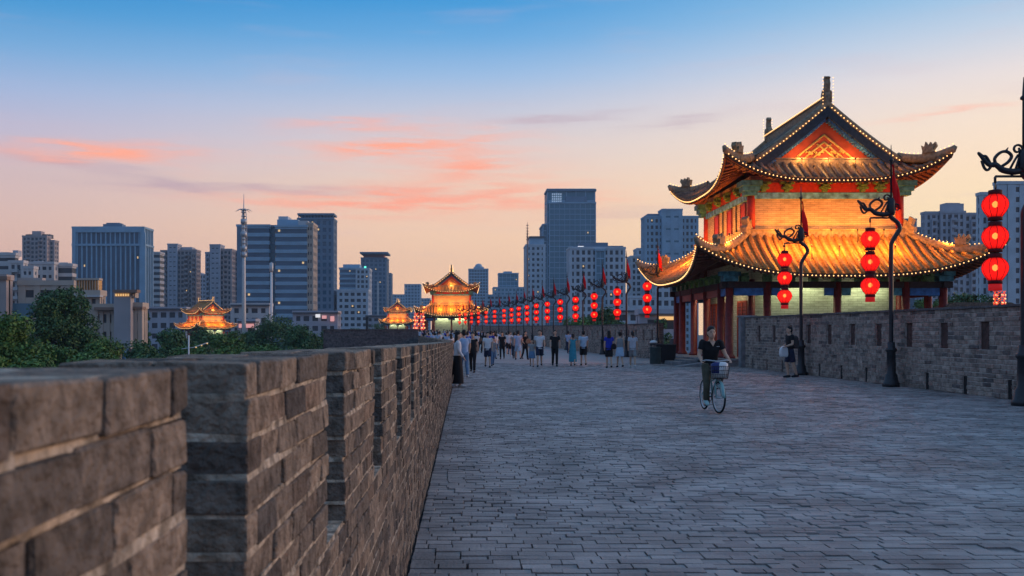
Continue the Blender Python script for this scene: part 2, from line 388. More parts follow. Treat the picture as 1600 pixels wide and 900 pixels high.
# paving: brick courses across the walkway
pv = thing('pavement', 'grey brick walkway', 'pavement'); del pv['label']; del pv['category']; structure(pv)
base = MB()
for y0, y1 in zip(ys[:-1], ys[1:]):
    base.add([(xl(y0)-.05,y0,zroad(y0)-.035),(xr(y0)+.3,y0,zroad(y0)-.035),(xr(y1)+.3,y1,zroad(y1)-.035),(xl(y1)-.05,y1,zroad(y1)-.035)], [(0,1,2,3)])
base.build('paving_bed', M_joint, pv)
pav = []
y = -1.0
while y < 50:
    h = random.uniform(.105, .138); x0 = xl(y)+.01; xe = xr(y)+.2; x = x0-random.choice((0, .09))-random.uniform(0, .02)
    while x < xe:
        w = random.uniform(.165, .205) if random.random() > .14 else random.uniform(.24, .38)
        a, b = max(x, x0), min(x+w, xe)
        if b-a > .03: pav.append((a, b, y, y+h))
        x += w
    y += h
def inframe(x, yy):
    if yy < .3: return False
    px = VX+FP*x/yy; py = HY+EYE*FP/yy
    return -20 < px < 1620 and py < 915
order = sorted(range(len(pav)), key=lambda i: pav[i][2] if inframe((pav[i][0]+pav[i][1])/2, pav[i][3]) else 1e9)
near = set(order[:290])
pvar = []
def worn_brick(L, D, H, nx, ny, nz, amp, seed, rnd=.012):
    """brick with rounded arrises and uneven faces, origin at centre"""
    bm = bmesh.new(); bmesh.ops.create_cube(bm, size=1)
    for v in bm.verts: v.co = Vector((v.co.x*L, v.co.y*D, v.co.z*H))
    bmesh.ops.bevel(bm, geom=list(bm.edges), offset=rnd, segments=1, affect='EDGES', profile=.6)
    for v in bm.verts:
        p = v.co*9+Vector((seed*7.3, seed*3.1, seed))
        v.co += Vector((noise.noise(p), noise.noise(p+Vector((50, 0, 0))), noise.noise(p+Vector((0, 50, 0)))))*amp
    me = bpy.data.meshes.new('brick'); bm.to_mesh(me); bm.free()
    return me
PVM = []
for k in range(6):
    me = worn_brick(1, 1, .05, 1, 1, 1, .0, k, .004)
    for v in me.vertices:                        # chamfer in real size: bricks are scaled per piece below
        sx = .485 if abs(v.co.x) > .49 else None
        v.co.x = math.copysign(min(abs(v.co.x), .5), v.co.x)
    me.materials.append(M_paver); PVM.append(me)
stuff = MB()
def paver_z(a, yy):
    return .004*noise.noise(Vector((a*1.3, yy*1.3, 0)))+random.uniform(-.007, .005)-.006
for i, (a, b, y0, y1) in enumerate(pav):
    gx, gy = random.choice((.0015, .002, .003, .005, .008)), random.choice((.003, .004, .005, .007, .011)); z = paver_z(a, y0)
    if i in near:
        link('paving_brick', PVM[i % 6], pv, ((a+b)/2, (y0+y1)/2, z-.025), (random.uniform(-.012, .012), random.uniform(-.008, .008), random.uniform(-.008, .008)), (b-a-2*gx, y1-y0-2*gy, 1))
    else:
        c = .005; t = random.random()
        dz = [random.uniform(-.004, .004) for _ in range(4)]
        X0, X1, Y0, Y1 = a+gx, b-gx, y0+gy, y1-gy; j = [random.uniform(-.003, .003) for _ in range(8)]
        lo = [(X0+j[0],Y0+j[1],z-.03),(X1+j[2],Y0+j[3],z-.03),(X1+j[4],Y1+j[5],z-.03),(X0+j[6],Y1+j[7],z-.03)]
        md = [(p[0],p[1],z-.006) for p in lo]
        tp = [(X0+c,Y0+c,z+dz[0]),(X1-c,Y0+c,z+dz[1]),(X1-c,Y1-c,z+dz[2]),(X0+c,Y1-c,z+dz[3])]
        stuff.add(lo+md+tp, [(0,1,5,4),(1,2,6,5),(3,0,4,7),(4,5,9,8),(5,6,10,9),(6,7,11,10),(7,4,8,11),(8,9,10,11)], 0, t)
stuff.build('paving_course', M_paver, pv, stuff=True)
fp = MB(); fy = [50, 55, 60, 65]+list(range(70, 240, 5))
for y0, y1 in zip(fy[:-1], fy[1:]):
    fp.add([(xl(y0),y0,zroad(y0)-.004),(xr(y0)+.2,y0,zroad(y0)-.004),(xr(y1)+.2,y1,zroad(y1)-.004),(xl(y1),y1,zroad(y1)-.004)], [(0,1,2,3)])
fp.build('far_paving', M_farpave, pv)

# ------------------------------------------------------------------ courses of brick
def lay(y0, y1, L, off, jit=.15):
    """joint positions of one course between y0 and y1"""
    out = []; y = y0; first = True
    while y < y1-1e-4:
        w = L*(1+random.uniform(-jit, jit))
        if first: w *= off; first = False
        e = min(y+w, y1)
        if y1-e < L*.28: e = y1
        out.append((y, e)); y = e
    return out
BVM = [worn_brick(.17, .20, .06, 1, 1, 1, .0065, k, .0035) for k in range(8)]
for me in BVM: me.materials.append(M_brick)

# left battlement: low wall with merlons and gaps
CH, THK, SILL, NM = .0689, .34, 14, 8
lp = thing('battlement_parapet', 'weathered brown brick battlement with square merlons beside the walkway', 'parapet')
HOFF = lambda y: -.0075*min(max(y, 0), 24)          # the parapet sinks a little with distance
merl = []                                            # (start, end)
yy = 1.68-1.37*3; k = 0
while yy < 69:
    w = .97+random.uniform(-.03, .05); s = yy
    if abs(yy-.31) < .05: w = 1.02
    merl.append((s, s+w)); yy += 1.37
pieces = []                                          # centre, dims, rz
def left_course(y0, y1, z, c, full):
    for wy in range(2):
        if full and wy == 1: continue
        off = (.5 if (c+wy) % 2 else 1.0)*random.uniform(.85, 1.1)
        th = THK if full else THK/2
        for a, b in lay(y0, y1, .205 if not full else .3, off):
            ym = (a+b)/2; x = xl(ym)-th/2-wy*th-random.uniform(-.004, .003)
            pieces.append(((x, ym, z+CH/2+HOFF(ym)), (th-.006, b-a-random.uniform(.007, .017), CH-random.uniform(.006, .012)), -math.atan(slope(xl, ym)), wy))
for c in range(SILL):
    left_course(-2.4, 34, c*CH, c, False); left_course(34, 69.5, c*CH, c, True)
for (a, b) in merl:
    for c in range(SILL, SILL+NM):
        left_course(a+random.uniform(-.006, .006), b+random.uniform(-.008, .008), c*CH, c, a > 34)
def score(p):
    (x, y, z), dims, rz, wy = p
    if y < .7: return -1
    px = VX+FP*x/y; py = HY-(z-EYE)*FP/y
    if px < -60 or px > 1600 or py > 930: return -1
    s = 1/(y*y)
    if wy == 1:                                      # only merlon ends and tops show the outer half
        if not any(abs(y-.1-a) < .12 for a, b in merl) and z < SILL*CH+NM*CH-.1: return -1
        s *= .6
    return s
idx = sorted(range(len(pieces)), key=lambda i: -score(pieces[i]))
near = set(i for i in idx[:295] if score(pieces[i]) > 0)
st = MB()
for i, (c, d, rz, wy) in enumerate(pieces):
    if i in near:
        link('brick', BVM[i % 8], lp, c, (random.uniform(-.012, .012), random.uniform(-.02, .02), rz+random.choice((0, math.pi))), (d[0]/.17, d[1]/.20, d[2]/.06))
    else: st.box(c, (d[0], d[1]-.004, d[2]-.004), 0, random.random(), rz, .003)
st.build('brick_course', M_brick, lp, stuff=True)
core = MB(); ysl = [-2.4, 30]+list(range(34, 70, 5))+[69.5]
for a, b in zip(ysl[:-1], ysl[1:]):
    n = 1 if b > 30 else 20
    for q in range(n):
        A = a+(b-a)*q/n; B = a+(b-a)*(q+1)/n
        vs = []
        for y in (A, B):
            x = xl(y); h = SILL*CH+HOFF(y)-.006
            vs += [(x-.024,y,-.03),(x-.024,y,h),(x-THK+.024,y,h),(x-THK+.024,y,-.03)]
        core.add(vs, [(0,1,5,4),(1,2,6,5),(2,3,7,6),(0,3,2,1),(4,5,6,7)])
for a, b in merl:
    m = (a+b)/2; x = xl(m)-THK/2
    core.box((x, m, (SILL+NM/2)*CH+HOFF(m)-.008), (THK-.048, b-a-.05, NM*CH+.002), 0, 0, -math.atan(slope(xl, m)))
core.build('mortar_core', M_mortar, lp)
bj = MB()                                            # bed joints, squeezed out almost flush with the faces
def bed(a, b, c):
    n = max(1, int((b-a)/.35))
    for q in range(n):
        A = a+(b-a)*q/n; B = a+(b-a)*(q+1)/n; m = (A+B)/2; e = random.uniform(-.004, .005)
        bj.box((xl(m)-THK/2, m, c*CH+HOFF(m)+random.uniform(-.002, .002)), (THK-.016+2*e, B-A+.002, random.uniform(.010, .018)), 0, 0, -math.atan(slope(xl, m)), .002)
y = -2.4
while y < 68: 
    for c in range(1, SILL+1): bed(y, y+1.37, c)
    y += 1.37
for a, b in merl:
    for c in range(SILL+1, SILL+NM): bed(a+.008, b-.008, c)
bj.build('bed_joint', M_mortar, lp, stuff=True)

# bastion that juts out of the wall on the left
bs = MB()
bx0, bx1, by0, by1 = -10.3, -3.4, 69.6, 88
ba = thing('bastion', 'dark grey brick bastion jutting out beyond the battlement', 'bastion')
MB().bb(bx0-.6, bx1-.4, by0+.3, by1, -12, -.05).build('bastion_body', M_citybrick, ba)
st = MB(); co = MB()
for c in range(16):
    for a, b in lay(bx0, bx1, .36, .5 if c % 2 else 1):
        st.box(((a+b)/2, by0+.2, c*.112+.056), (b-a-.012, .4, .10), 0, random.random(), 0, .004)
    for a, b in lay(by0+.4, by1, .36, .5 if c % 2 else 1):
        st.box((bx0+.2, (a+b)/2, c*.112+.056), (.4, b-a-.012, .10), 0, random.random(), 0, .004)
st.build('brick_course', M_bastion, ba, stuff=True)
co.bb(bx0+.01, bx1-.01, by0+.012, by0+.388, -.05, 1.79); co.bb(bx0+.012, bx0+.388, by0+.39, by1, -.05, 1.79)
co.build('mortar_core', M_coping, ba)
cp = MB()
for a, b in lay(bx0-.08, bx1+.03, .5, 1): cp.box(((a+b)/2, by0+.2, 1.83), (b-a-.01, .5, .07), 0, random.random(), 0, .005)
cp.build('coping_stone', M_coping, ba, stuff=True)

# ------------------------------------------------------------------ right-hand inner wall with niches and drain slots
RC, RH = .112, 19
BWM = [worn_brick(.18, .36, .10, 1, 1, 1, .006, k+20, .010) for k in range(6)]
for me in BWM: me.materials.append(M_wallbrick)
def right_wall(name, label, y0, y1, first_niche, first_slot, n_parts, rise):
    root = thing(name, label, 'wall')
    niches = [(first_niche+2.02*i, .47) for i in range(int((y1-first_niche)/2.02)+1) if first_niche+2.02*i+.6 < y1]
    slots = [(first_slot+2.02*i, .2) for i in range(int((y1-first_slot)/2.02)+1) if first_slot+2.02*i+.4 < y1]
    P = []
    def zo(y): return rise*max(0, y-y0)/(y1-y0)
    for c in range(RH):
        z = c*RC; holes = []
        if 10 <= c < 16: holes = niches
        if c < 4: holes = slots
        segs = []; y = y0
        for h, w in holes: segs.append((y, h)); y = h+w
        segs.append((y, y1))
        for a, b in segs:
            if b-a < .04: continue
            for p, q in lay(a, b, .36, .5 if c % 2 else 1, .25):
                m = (p+q)/2; sc = (1+zo(m)/(RC*RH))
                P.append(((xr(m)+.09+random.uniform(-.012, .004), m, (z+RC/2)*sc+zroad(m)), (.18, q-p-random.uniform(.010, .024), (RC-random.uniform(.012, .022))*sc), -math.atan(slope(xr, m))))
    key = lambda i: P[i][0][1] if VX+FP*P[i][0][0]/max(P[i][0][1], .1) < 1615 else 1e9
    nr = set(sorted(range(len(P)), key=key)[:n_parts])
    s_ = MB()
    for i, (c, d, rz) in enumerate(P):
        if i in nr: link('brick', BWM[i % 6], root, c, (random.uniform(-.01, .01), 0, rz+random.choice((0, math.pi))), (1, d[1]/.36, d[2]/.10))
        else: s_.box(c, d, 0, random.random(), rz, .004)
    s_.build('brick_course', M_wallbrick, root, stuff=True)
    co = MB(); nb = MB(); sb = MB(); cp = MB()
    n = max(1, int((y1-y0)/4))
    for q in range(n):
        A = y0+(y1-y0)*q/n; B = y0+(y1-y0)*(q+1)/n; vs = []
        for y in (A, B):
            z_ = zroad(y); h = RC*RH+zo(y)-.01+z_
            vs += [(xr(y)+.17,y,z_-.05),(xr(y)+.17,y,h),(xr(y)+.44,y,h),(xr(y)+.44,y,z_-.05)]
        co.add(vs, [(0,1,5,4),(1,2,6,5),(2,3,7,6),(0,3,2,1),(4,5,6,7)])
        vs = []                                      # mortar bed just behind the brick faces
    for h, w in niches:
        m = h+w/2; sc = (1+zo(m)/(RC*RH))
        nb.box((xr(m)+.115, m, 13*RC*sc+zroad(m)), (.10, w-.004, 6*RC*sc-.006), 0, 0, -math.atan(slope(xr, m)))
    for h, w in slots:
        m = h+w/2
        sb.box((xr(m)+.095, m, 2*RC+zroad(m)), (.13, w-.004, 4*RC-.004), 0, 0, -math.atan(slope(xr, m)))  # black block fills the slot: its deep shade is painted in
    # mortar: slabs between the holes, set 9 mm behind the brick faces
    mo = MB()
    def slab(a, b, z0, z1):
        n2 = max(1, int((b-a)/4))
        for q in range(n2):
            A = a+(b-a)*q/n2; B = a+(b-a)*(q+1)/n2; m = (A+B)/2; sc = (1+zo(m)/(RC*RH))
            mo.box((xr(m)+.085, m, (z0+z1)/2*sc+zroad(m)), (.145, B-A, (z1-z0)*sc), 0, 0, -math.atan(slope(xr, m)))
    slab(y0, y1, 16*RC, 19*RC); slab(y0, y1, 4*RC, 10*RC)
    y = y0
    for h, w in niches: slab(y, h-.004, 10*RC, 16*RC); y = h+w+.004
    slab(y, y1, 10*RC, 16*RC); y = y0
    for h, w in slots: slab(y, h-.004, 0, 4*RC); y = h+w+.004
    slab(y, y1, 0, 4*RC)
    mo.build('mortar_bed', M_wmortar, root); co.build('wall_core', M_citybrick, root)
    nb.build('niche_back', M_niche, root, stuff=True); sb.build('drain_slot_shade', M_black, root, stuff=True)
    for a, b in lay(y0, y1, .5, 1):
        m = (a+b)/2; cp.box((xr(m)+.20, m, RC*RH+zo(m)+.025+zroad(m)), (.52, b-a-.008, .055), 0, random.random(), -math.atan(slope(xr, m)), .006)
    cp.build('coping_stone', M_coping, root, stuff=True)
    return root
right_wall('inner_wall', 'tall grey brick wall with dark niches in front of the large pavilion', 6, 43.9, 7.3, 8.35, 295, .12)
right_wall('inner_wall', 'long brick wall running from the large pavilion towards the distant gate tower', 57.6, 168, 58.4, 59.4, 0, .1)
# pier closing the wall at the pavilion
pr = MB(); pr.bb(12.62, 13.3, 43.92, 44.35, 0, 2.3); pr.bb(12.56, 13.36, 43.915, 44.4, 2.3, 2.38)
tag(pr.build('wall_pier', M_stone), 'pale grey stone pier closing the brick wall at the pavilion', 'pier')
# ------------------------------------------------------------------ pavilions
GOLD = (1, .30, .03)
def roof_side(k):
    return {'front': lambda s, o, z: (s, -o, z), 'back': lambda s, o, z: (-s, o, z),
            'left': lambda s, o, z: (-o, -s, z), 'right': lambda s, o, z: (o, s, z)}[k]
class Side:
    def __init__(s, k, A, B, a, b, zt, ze, lift, full=None, flare=.35):
        s.k, s.A, s.B, s.a, s.b, s.zt, s.ze, s.lift, s.full, s.flare = k, A, B, a, b, zt, ze, lift, full, flare
        s.map = roof_side(k)
    def be(s, t): return s.B-s.flare+s.flare*min(1, abs(t)/s.A)**3
    def omin(s, t):
        t = abs(t)
        if s.full:                                   # (half length of ridge roof, hip start along, hip start out)
            L, sh, oh = s.full
            if t <= L: return 0.0
            return min(oh+(s.B-oh)*(t-sh)/(s.A-sh), s.be(t))
        if t <= s.a: return s.b
        return min(s.b+(s.B-s.b)*(t-s.a)/(s.A-s.a), s.be(t))
    def z(s, t, o):
        b = 0 if s.full else s.b
        tau = max(0, min(1.05, (o-b)/(s.be(t)-b)))
        g = .8*tau+.2*(1-(1-tau)**2)
        return s.zt-(s.zt-s.ze)*g+s.lift*min(1.1, abs(t)/s.A)**3*tau**(3.0 if s.full else 1.5)
    def p(s, t, o, dz=0): return s.map(t, o, s.z(t, o)+dz)
def sheet(mb, sd, dz, mi, ns, no, flip=False, lo=None):
    ts = np.linspace(-sd.A, sd.A, ns)
    if sd.full:
        L = sd.full[0]; ts = np.sort(np.concatenate([ts, [-L-.001, -L, L, L+.001]]))
    rows = []
    for t in ts:
        o0 = sd.omin(t); o1 = sd.be(t)
        if lo is not None: o0 = max(o0, min(lo, o1))
        rows.append([sd.p(t, o0+(o1-o0)*j/(no-1), dz) for j in range(no)])
    n = len(rows); vs = [p for r in rows for p in r]
    fs = []
    for i in range(n-1):
        for j in range(no-1):
            q = (i*no+j, (i+1)*no+j, (i+1)*no+j+1, i*no+j+1)
            fs.append(q if flip else q[::-1])
    mb.add(vs, fs, mi, .3, True)
def half_round(mb, pts, r, mi, tint):
    mb.tube(pts, r, 6, mi, tint, True, True)

def make_roof(root, sides, detail, row_gap, tile_m, tier, bulbs, r_tile=.105):
    for sd in sides:
        sh = MB(); sheet(sh, sd, 0, 0, 41 if detail else 21, 9 if detail else 6)
        sh.build('roof_slope', tile_m, root)
        so = MB(); sheet(so, sd, -.2, 0, 31 if detail else 15, 6 if detail else 4, True)
        so.build('roof_soffit', M_soffit, root)
        fa = MB(); ts = np.linspace(-sd.A, sd.A, 41 if detail else 17); vs = []; n = len(ts)
        for t in ts:
            o = sd.be(t); vs += [sd.p(t, o+.01, .01), sd.p(t, o+.01, -.17), sd.p(t, o-.12, -.22)]
        fa.add(vs, [f for i in range(n-1) for f in ((i*3, i*3+1, i*3+4, i*3+3), (i*3+1, i*3+2, i*3+5, i*3+4))], 0, 0, False)
        fa.build('eave_board', M_wooddark, root)
        # barrel-tile rows
        n = int(2*sd.A/row_gap); vis = detail and sd.k in ('front', 'left')
        joined = MB()
        for i in range(n):
            t = -sd.A+(i+.5)*2*sd.A/n; o0 = sd.omin(t); o1 = sd.be(t)
            if o1-o0 < .15: continue
            k = max(2, int((o1-o0)/.55)+2) if detail else 4
            pts = [sd.p(t, o0+(o1+.04-o0)*j/(k-1), .03) for j in range(k)]
            if vis:
                # origin stays at the pavilion centre; each row is one part
                one = MB(); rr = r_tile*random.uniform(.93, 1.07)
                rad = []; pp = []
                for j in range(k-1):                 # each tile tapers and laps the next
                    pp += [pts[j], tuple(Vector(pts[j]).lerp(Vector(pts[j+1]), .96))]; rad += [rr*.92, rr*1.06]
                one.tube(pp, rad, 6, 0, random.random(), True, True); one.build('tile_row', tile_m, root)
            else: half_round(joined, pts, r_tile, 0, random.random())
        if joined.f: joined.build('tile_row', tile_m, root, stuff=True)
        # rafters under the eave
        if detail:
            rf = MB(); n = int(2*sd.A/.32)
            for i in range(n):
                t = -sd.A+(i+.5)*2*sd.A/n; o1 = sd.be(t)-.08; o0 = max(sd.omin(t), o1-1.6)
                if o1-o0 < .1: continue
                rf.tube([sd.p(t, o0, -.27), sd.p(t, o1, -.26)], .05, 5, 0, 0, True, True)
            rf.build('rafter', M_soffit, root, stuff=True)
        # bulb string along the eave
        L = 0; pr = None; gap = bulbs
        for t in np.linspace(-sd.A, sd.A, 400):
            q = Vector(sd.p(t, sd.be(t)+.07, -.06))
            if pr is not None:
                L += (q-pr).length
                if L >= gap: BU.octa(q, BR); L -= gap
            pr = q
    # hips
    f = [s for s in sides if s.k == 'front'][0]; l = [s for s in sides if s.k == 'left'][0]
    a0 = (f.a, f.b); a1 = (f.A, f.B)
    for sx in (-1, 1):
        for sy in (-1, 1):
            pts = []
            for j in range(13):
                u = j/12; X = a0[0]+(a1[0]-a0[0])*u; Y = a0[1]+(a1[1]-a0[1])*u
                z = max(f.z(X, Y), l.z(Y, X))+.10
                pts.append((sx*X, sy*Y, z))
            d = Vector(pts[-1])-Vector(pts[-2])
            e = Vector(pts[-1]); pts += [tuple(e+Vector((d.x*.55, d.y*.55, d.z*.55+.10)))]
            h = MB(); rad = [.16]*len(pts); rad[-1] = .07; rad[-2] = .13
            h.tube(pts, rad, 8, 0, 0, True, True, 1.35); hip = h.build('hip_ridge', M_ridge, root)
            L = 0; pr = None
            for q in [Vector(pts[j]).lerp(Vector(pts[j+1]), w/8) for j in range(len(pts)-1) for w in range(8)]:
                q = q+Vector((0, 0, .26))
                if pr is not None:
                    L += (q-pr).length
                    if L > bulbs: BU.octa(q, BR); L -= bulbs
                pr = q
            # beast standing on the hip and a curled tip
            u = .58; b = Vector(pts[7]); dr = Vector((sx*(a1[0]-a0[0]), sy*(a1[1]-a0[1]), 0)).normalized()
            bt = MB()
            bt.prism([(-.32,-.1),(.3,-.1),(.34,.1),(.2,.2),(.36,.42),(.30,.60),(.16,.46),(.08,.62),(-.02,.44),(-.14,.66),(-.2,.42),(-.34,.5),(-.28,.2)], b+Vector((0,0,.12)), dr, (0,0,1), .26)
            bt.prism([(-.2,.1),(.22,.12),(.2,.38),(-.1,.4)], b+Vector((0,0,.12)), dr, (0,0,1), .40)
            bt.build('roof_beast', M_ridge, root)
            if False:
                for q in range(3):
                    w = Vector(pts[9]).lerp(Vector(pts[11]), q/2)
                    m = MB(); m.prism([(-.09,0),(.09,0),(.11,.14),(.05,.2),(.09,.32),(0,.36),(-.04,.22),(-.1,.16)], w+Vector((0,0,.16)), dr, (0,0,1), .12)
                    m.build('roof_figure', M_ridge, root)

def make_pavilion(label, loc, rz, detail, group=None, lights=1.0):
    global BU, BR
    BU = MB(); BR = .037 if detail else .08
    gap = .2 if detail else .45
    root = thing('pavilion', label, 'pavilion', loc, rz, group)
    bx, by = 3.65, 4.3
    # platform and lower hall
    p = MB(); p.bb(-6.4, 6.4, -6.55, 6.6, -.3, .28); p.bb(-6.5, 6.5, -6.65, 6.7, .28, .36); p.build('stone_platform', M_stone, root)
    MB().bb(-bx, bx, -by, by, .3, 5.2).build('lower_wall', mat('pale_lower_brick_base', (.5,.5,.4)) if False else M_lowbrick, root)
    CX = [-5.1, -3.3, .05, 3.3, 5.1]; CY = [-5.7, -4.2, -1.4, 1.4, 4.2, 5.7]
    def column(x, y, r=.19):
        c = MB(); c.lathe([(r*1.5,.36),(r*1.5,.44),(r*1.15,.54),(r,.56),(r*.96,4.0)], 14 if detail else 8, (x, y, 0)); return c.build('column', M_wood, root)
    for x in CX: column(x, -5.7); column(x, 5.7)
    for y in CY[1:-1]: column(-5.1, y); column(5.1, y)
    # inner red columns against the hall wall
    for x in (-bx, -1.2+.05, bx): 
        if x != -1.15: c = MB(); c.lathe([(.2,.36),(.18,4.2)], 10, (x, -by-.02, 0)); c.build('wall_column', M_wood, root)
    bm_ = MB()
    for sgn in (-1, 1):
        bm_.bb(-5.5, 5.5, sgn*5.7-.14, sgn*5.7+.14, 3.72, 4.02)
        bm_.bb(sgn*5.1-.14, sgn*5.1+.14, -6.1, 6.1, 3.725, 4.015)
    bm_.build('eave_beam', M_wooddark, root)
    if detail or True:
        for sgn in (-1, 1):
            for i in range(len(CX)-1):
                if i in (1, 2): 
                    for xa, xb in ((CX[i]+.2, CX[i]+.62), (CX[i+1]-.62, CX[i+1]-.2)):
                        MB().bb(xa, xb, sgn*5.7-.07, sgn*5.7+.07, 3.36, 3.715).build('painted_bracket', M_blue if i == 1 else M_teal, root)
                else: MB().bb(CX[i]+.2, CX[i+1]-.2, sgn*5.7-.07, sgn*5.7+.07, 3.36, 3.715).build('painted_beam', M_blue, root)
            for i in range(len(CY)-1):
                MB().bb(sgn*5.1-.07, sgn*5.1+.07, CY[i]+.2, CY[i+1]-.2, 3.36, 3.715).build('painted_beam', M_blue if i in (0, 4) else M_wood, root)
            for sy in (-1, 1):
                cb = MB(); cb.bb(sgn*5.1-.34, sgn*5.1+.34, sy*5.7-.34, sy*5.7+.34, 4.03, 4.3); cb.bb(sgn*5.1-.5, sgn*5.1+.5, sy*5.7-.2, sy*5.7+.2, 4.3, 4.5); cb.bb(sgn*5.1-.2, sgn*5.1+.2, sy*5.7-.5, sy*5.7+.5, 4.31, 4.49)
                cb.build('corner_bracket', M_teal, root)
        # bracket blocks between beam and eave
        br = MB()
        for x in np.linspace(-4.4, 4.4, 9):
            for sgn in (-1, 1): br.bb(x-.18, x+.18, sgn*5.7-.2, sgn*5.7+.2, 4.02, 4.28); br.bb(x-.1, x+.1, sgn*5.7-.4, sgn*5.7+.4, 4.28, 4.42)
        for y in np.linspace(-4.8, 4.8, 10):
            for sgn in (-1, 1): br.bb(sgn*5.1-.2, sgn*5.1+.2, y-.18, y+.18, 4.02, 4.28); br.bb(sgn*5.1-.4, sgn*5.1+.4, y-.1, y+.1, 4.28, 4.42)
        br.build('bracket_row', M_green, root, stuff=True)
    # doors and lattice panels on the sides of the lower hall
    for sgn in (-1, 1):
        for y in (-3.0, -.1, 2.8):
            d = MB(); d.bb(sgn*bx-.06, sgn*bx+.06, y-.75, y+.75, .36, 3.1); dd = d.build('door', M_wood, root)
            fr = MB()
            for q in (-.78, 0, .78): fr.bb(sgn*bx-.09, sgn*bx+.09, y+q-.05, y+q+.05, .36, 3.15)
            fr.bb(sgn*bx-.09, sgn*bx+.09, y-.83, y+.83, 3.1, 3.2); fr.build('door_frame', M_gable, dd)
            if detail:
                la = MB()
                for q in range(9): la.bb(sgn*bx-.075, sgn*bx+.075, y-.7, y+.7, 1.5+q*.17, 1.53+q*.17)
                la.build('lattice', M_wooddark, dd)
    # lower roof
    A, B = 7.05, 7.45
    zt, ze, li = 6.35, 4.32, 1.35
    lows = [Side('front', A, B, 3.9, 4.55, zt, ze, li), Side('back', A, B, 3.9, 4.55, zt, ze, li),
            Side('left', B, A, 4.55, 3.9, zt, ze, li), Side('right', B, A, 4.55, 3.9, zt, ze, li)]
    make_roof(root, lows, detail, .38 if detail else .5, M_tile, 0, gap)
    # ridge band round the foot of the upper wall
    rb = MB()
    for sgn in (-1, 1):
        rb.bb(-4.05, 4.05, sgn*4.5-.16, sgn*4.5+.16, 6.25, 6.58); rb.bb(sgn*3.85-.16, sgn*3.85+.16, -4.34, 4.34, 6.255, 6.575)
        rb.bb(-4.1, 4.1, sgn*4.5-.2, sgn*4.5+.2, 6.58, 6.64); rb.bb(sgn*3.85-.2, sgn*3.85+.2, -4.3, 4.3, 6.585, 6.635)
    rb.build('wall_foot_ridge', M_ridge, root)
    for sx in (-1, 1):
        for sy in (-1, 1):
            q = MB(); q.prism([(-.28,0),(.3,0),(.36,.3),(.2,.42),(.3,.7),(.1,.86),(.02,.6),(-.16,.74),(-.2,.4),(-.34,.3)], (sx*3.95, sy*4.6, 6.4), Vector((sx*.7, sy*.7, 0)), (0,0,1), .34)
            q.build('corner_beast', M_ridge, root)
    # upper storey
    MB().bb(-bx, bx, -by, by, 6.0, 9.3).build('upper_wall', M_pbrick, root)
    for sx in (-1, 1):
        for sy in (-1, 1):
            c = MB(); c.lathe([(.2,6.3),(.19,8.9)], 12, (sx*bx, sy*by, 0)); c.build('upper_column', M_redbeam, root)
        for y in (-3.1, -.6, 2.0):
            w = MB(); w.bb(sx*bx-.05, sx*bx+.05, y-.36, y+.36, 6.75, 8.0); wo_ = w.build('window', M_redbeam, root)
            fr = MB(); fr.bb(sx*bx-.08, sx*bx+.08, y-.44, y-.36, 6.72, 8.08); fr.bb(sx*bx-.08, sx*bx+.08, y+.36, y+.44, 6.72, 8.08); fr.bb(sx*bx-.08, sx*bx+.08, y-.36, y+.36, 8.0, 8.08)
            fr.build('window_frame', M_wood, wo_)
        for y in (-1.85, .7):
            MB().tube([(sx*(bx+.05), y, 6.5), (sx*(bx+.05), y, 8.9)], .035, 6).build('drain_pipe', M_iron, root)
    up = MB(); rd = MB()
    for sgn in (-1, 1):
        up.bb(-bx-.1, bx+.1, sgn*by-.12, sgn*by+.12, 8.16, 8.46); up.bb(sgn*bx-.12, sgn*bx+.12, -by+.14, by-.14, 8.165, 8.455)
        rd.bb(-bx-.1, bx+.1, sgn*by-.1, sgn*by+.1, 8.46, 8.95); rd.bb(sgn*bx-.1, sgn*bx+.1, -by+.14, by-.14, 8.465, 8.945)
    up.build('painted_beam', M_tealup, root); rd.build('red_beam', M_redbeam, root)
    def bracket(x, y, ax):
        b_ = MB()
        if ax: pr_ = lambda w, h, z: b_.bb(x-h/2, x+h/2, y-w/2, y+w/2, z, z+.1)
        else: pr_ = lambda w, h, z: b_.bb(x-w/2, x+w/2, y-h/2, y+h/2, z, z+.1)
        pr_(.22, .36, 8.5); pr_(.5, .5, 8.62); pr_(.3, .62, 8.74); pr_(.66, .5, 8.86)
        return b_.build('bracket', M_green, root)
    for x in (-3.1, -1.95, -.1, 1.75, 2.6):
        bracket(x, -by-.12, 0); bracket(x, by+.12, 0)
    for y in (-2.7, -.8, 1.1, 3.0):
        bracket(-bx-.12, y, 1); bracket(bx+.12, y, 1)
    for sx in (-1, 1):
        for sy in (-1, 1):
            cb = MB(); X, Y = sx*(bx+.1), sy*(by+.1)
            cb.bb(X-.3, X+.3, Y-.3, Y+.3, 8.3, 8.5); cb.bb(X-.4, X+.4, Y-.4, Y+.4, 8.5, 8.75); cb.bb(X-.5, X+.5, Y-.5, Y+.5, 8.75, 9.0)
            cb.build('corner_bracket', M_teal, root)
    # upper hip-and-gable roof
    A, B = 5.4, 6.05; zr, ze, li = 12.65, 8.95, 1.22; GL = 4.62
    ups = [Side('front', A, B, 3.5, 4.35, 9.95, ze, li), Side('back', A, B, 3.5, 4.35, 9.95, ze, li),
           Side('left', B, A, 4.35, 3.5, zr, ze, li, (GL, 4.35, 3.5)), Side('right', B, A, 4.35, 3.5, zr, ze, li, (GL, 4.35, 3.5))]
    tm = M_tiledark if detail else M_tile
    make_roof(root, ups, detail, .38 if detail else .5, tm, 1, gap)
    L_ = ups[2]
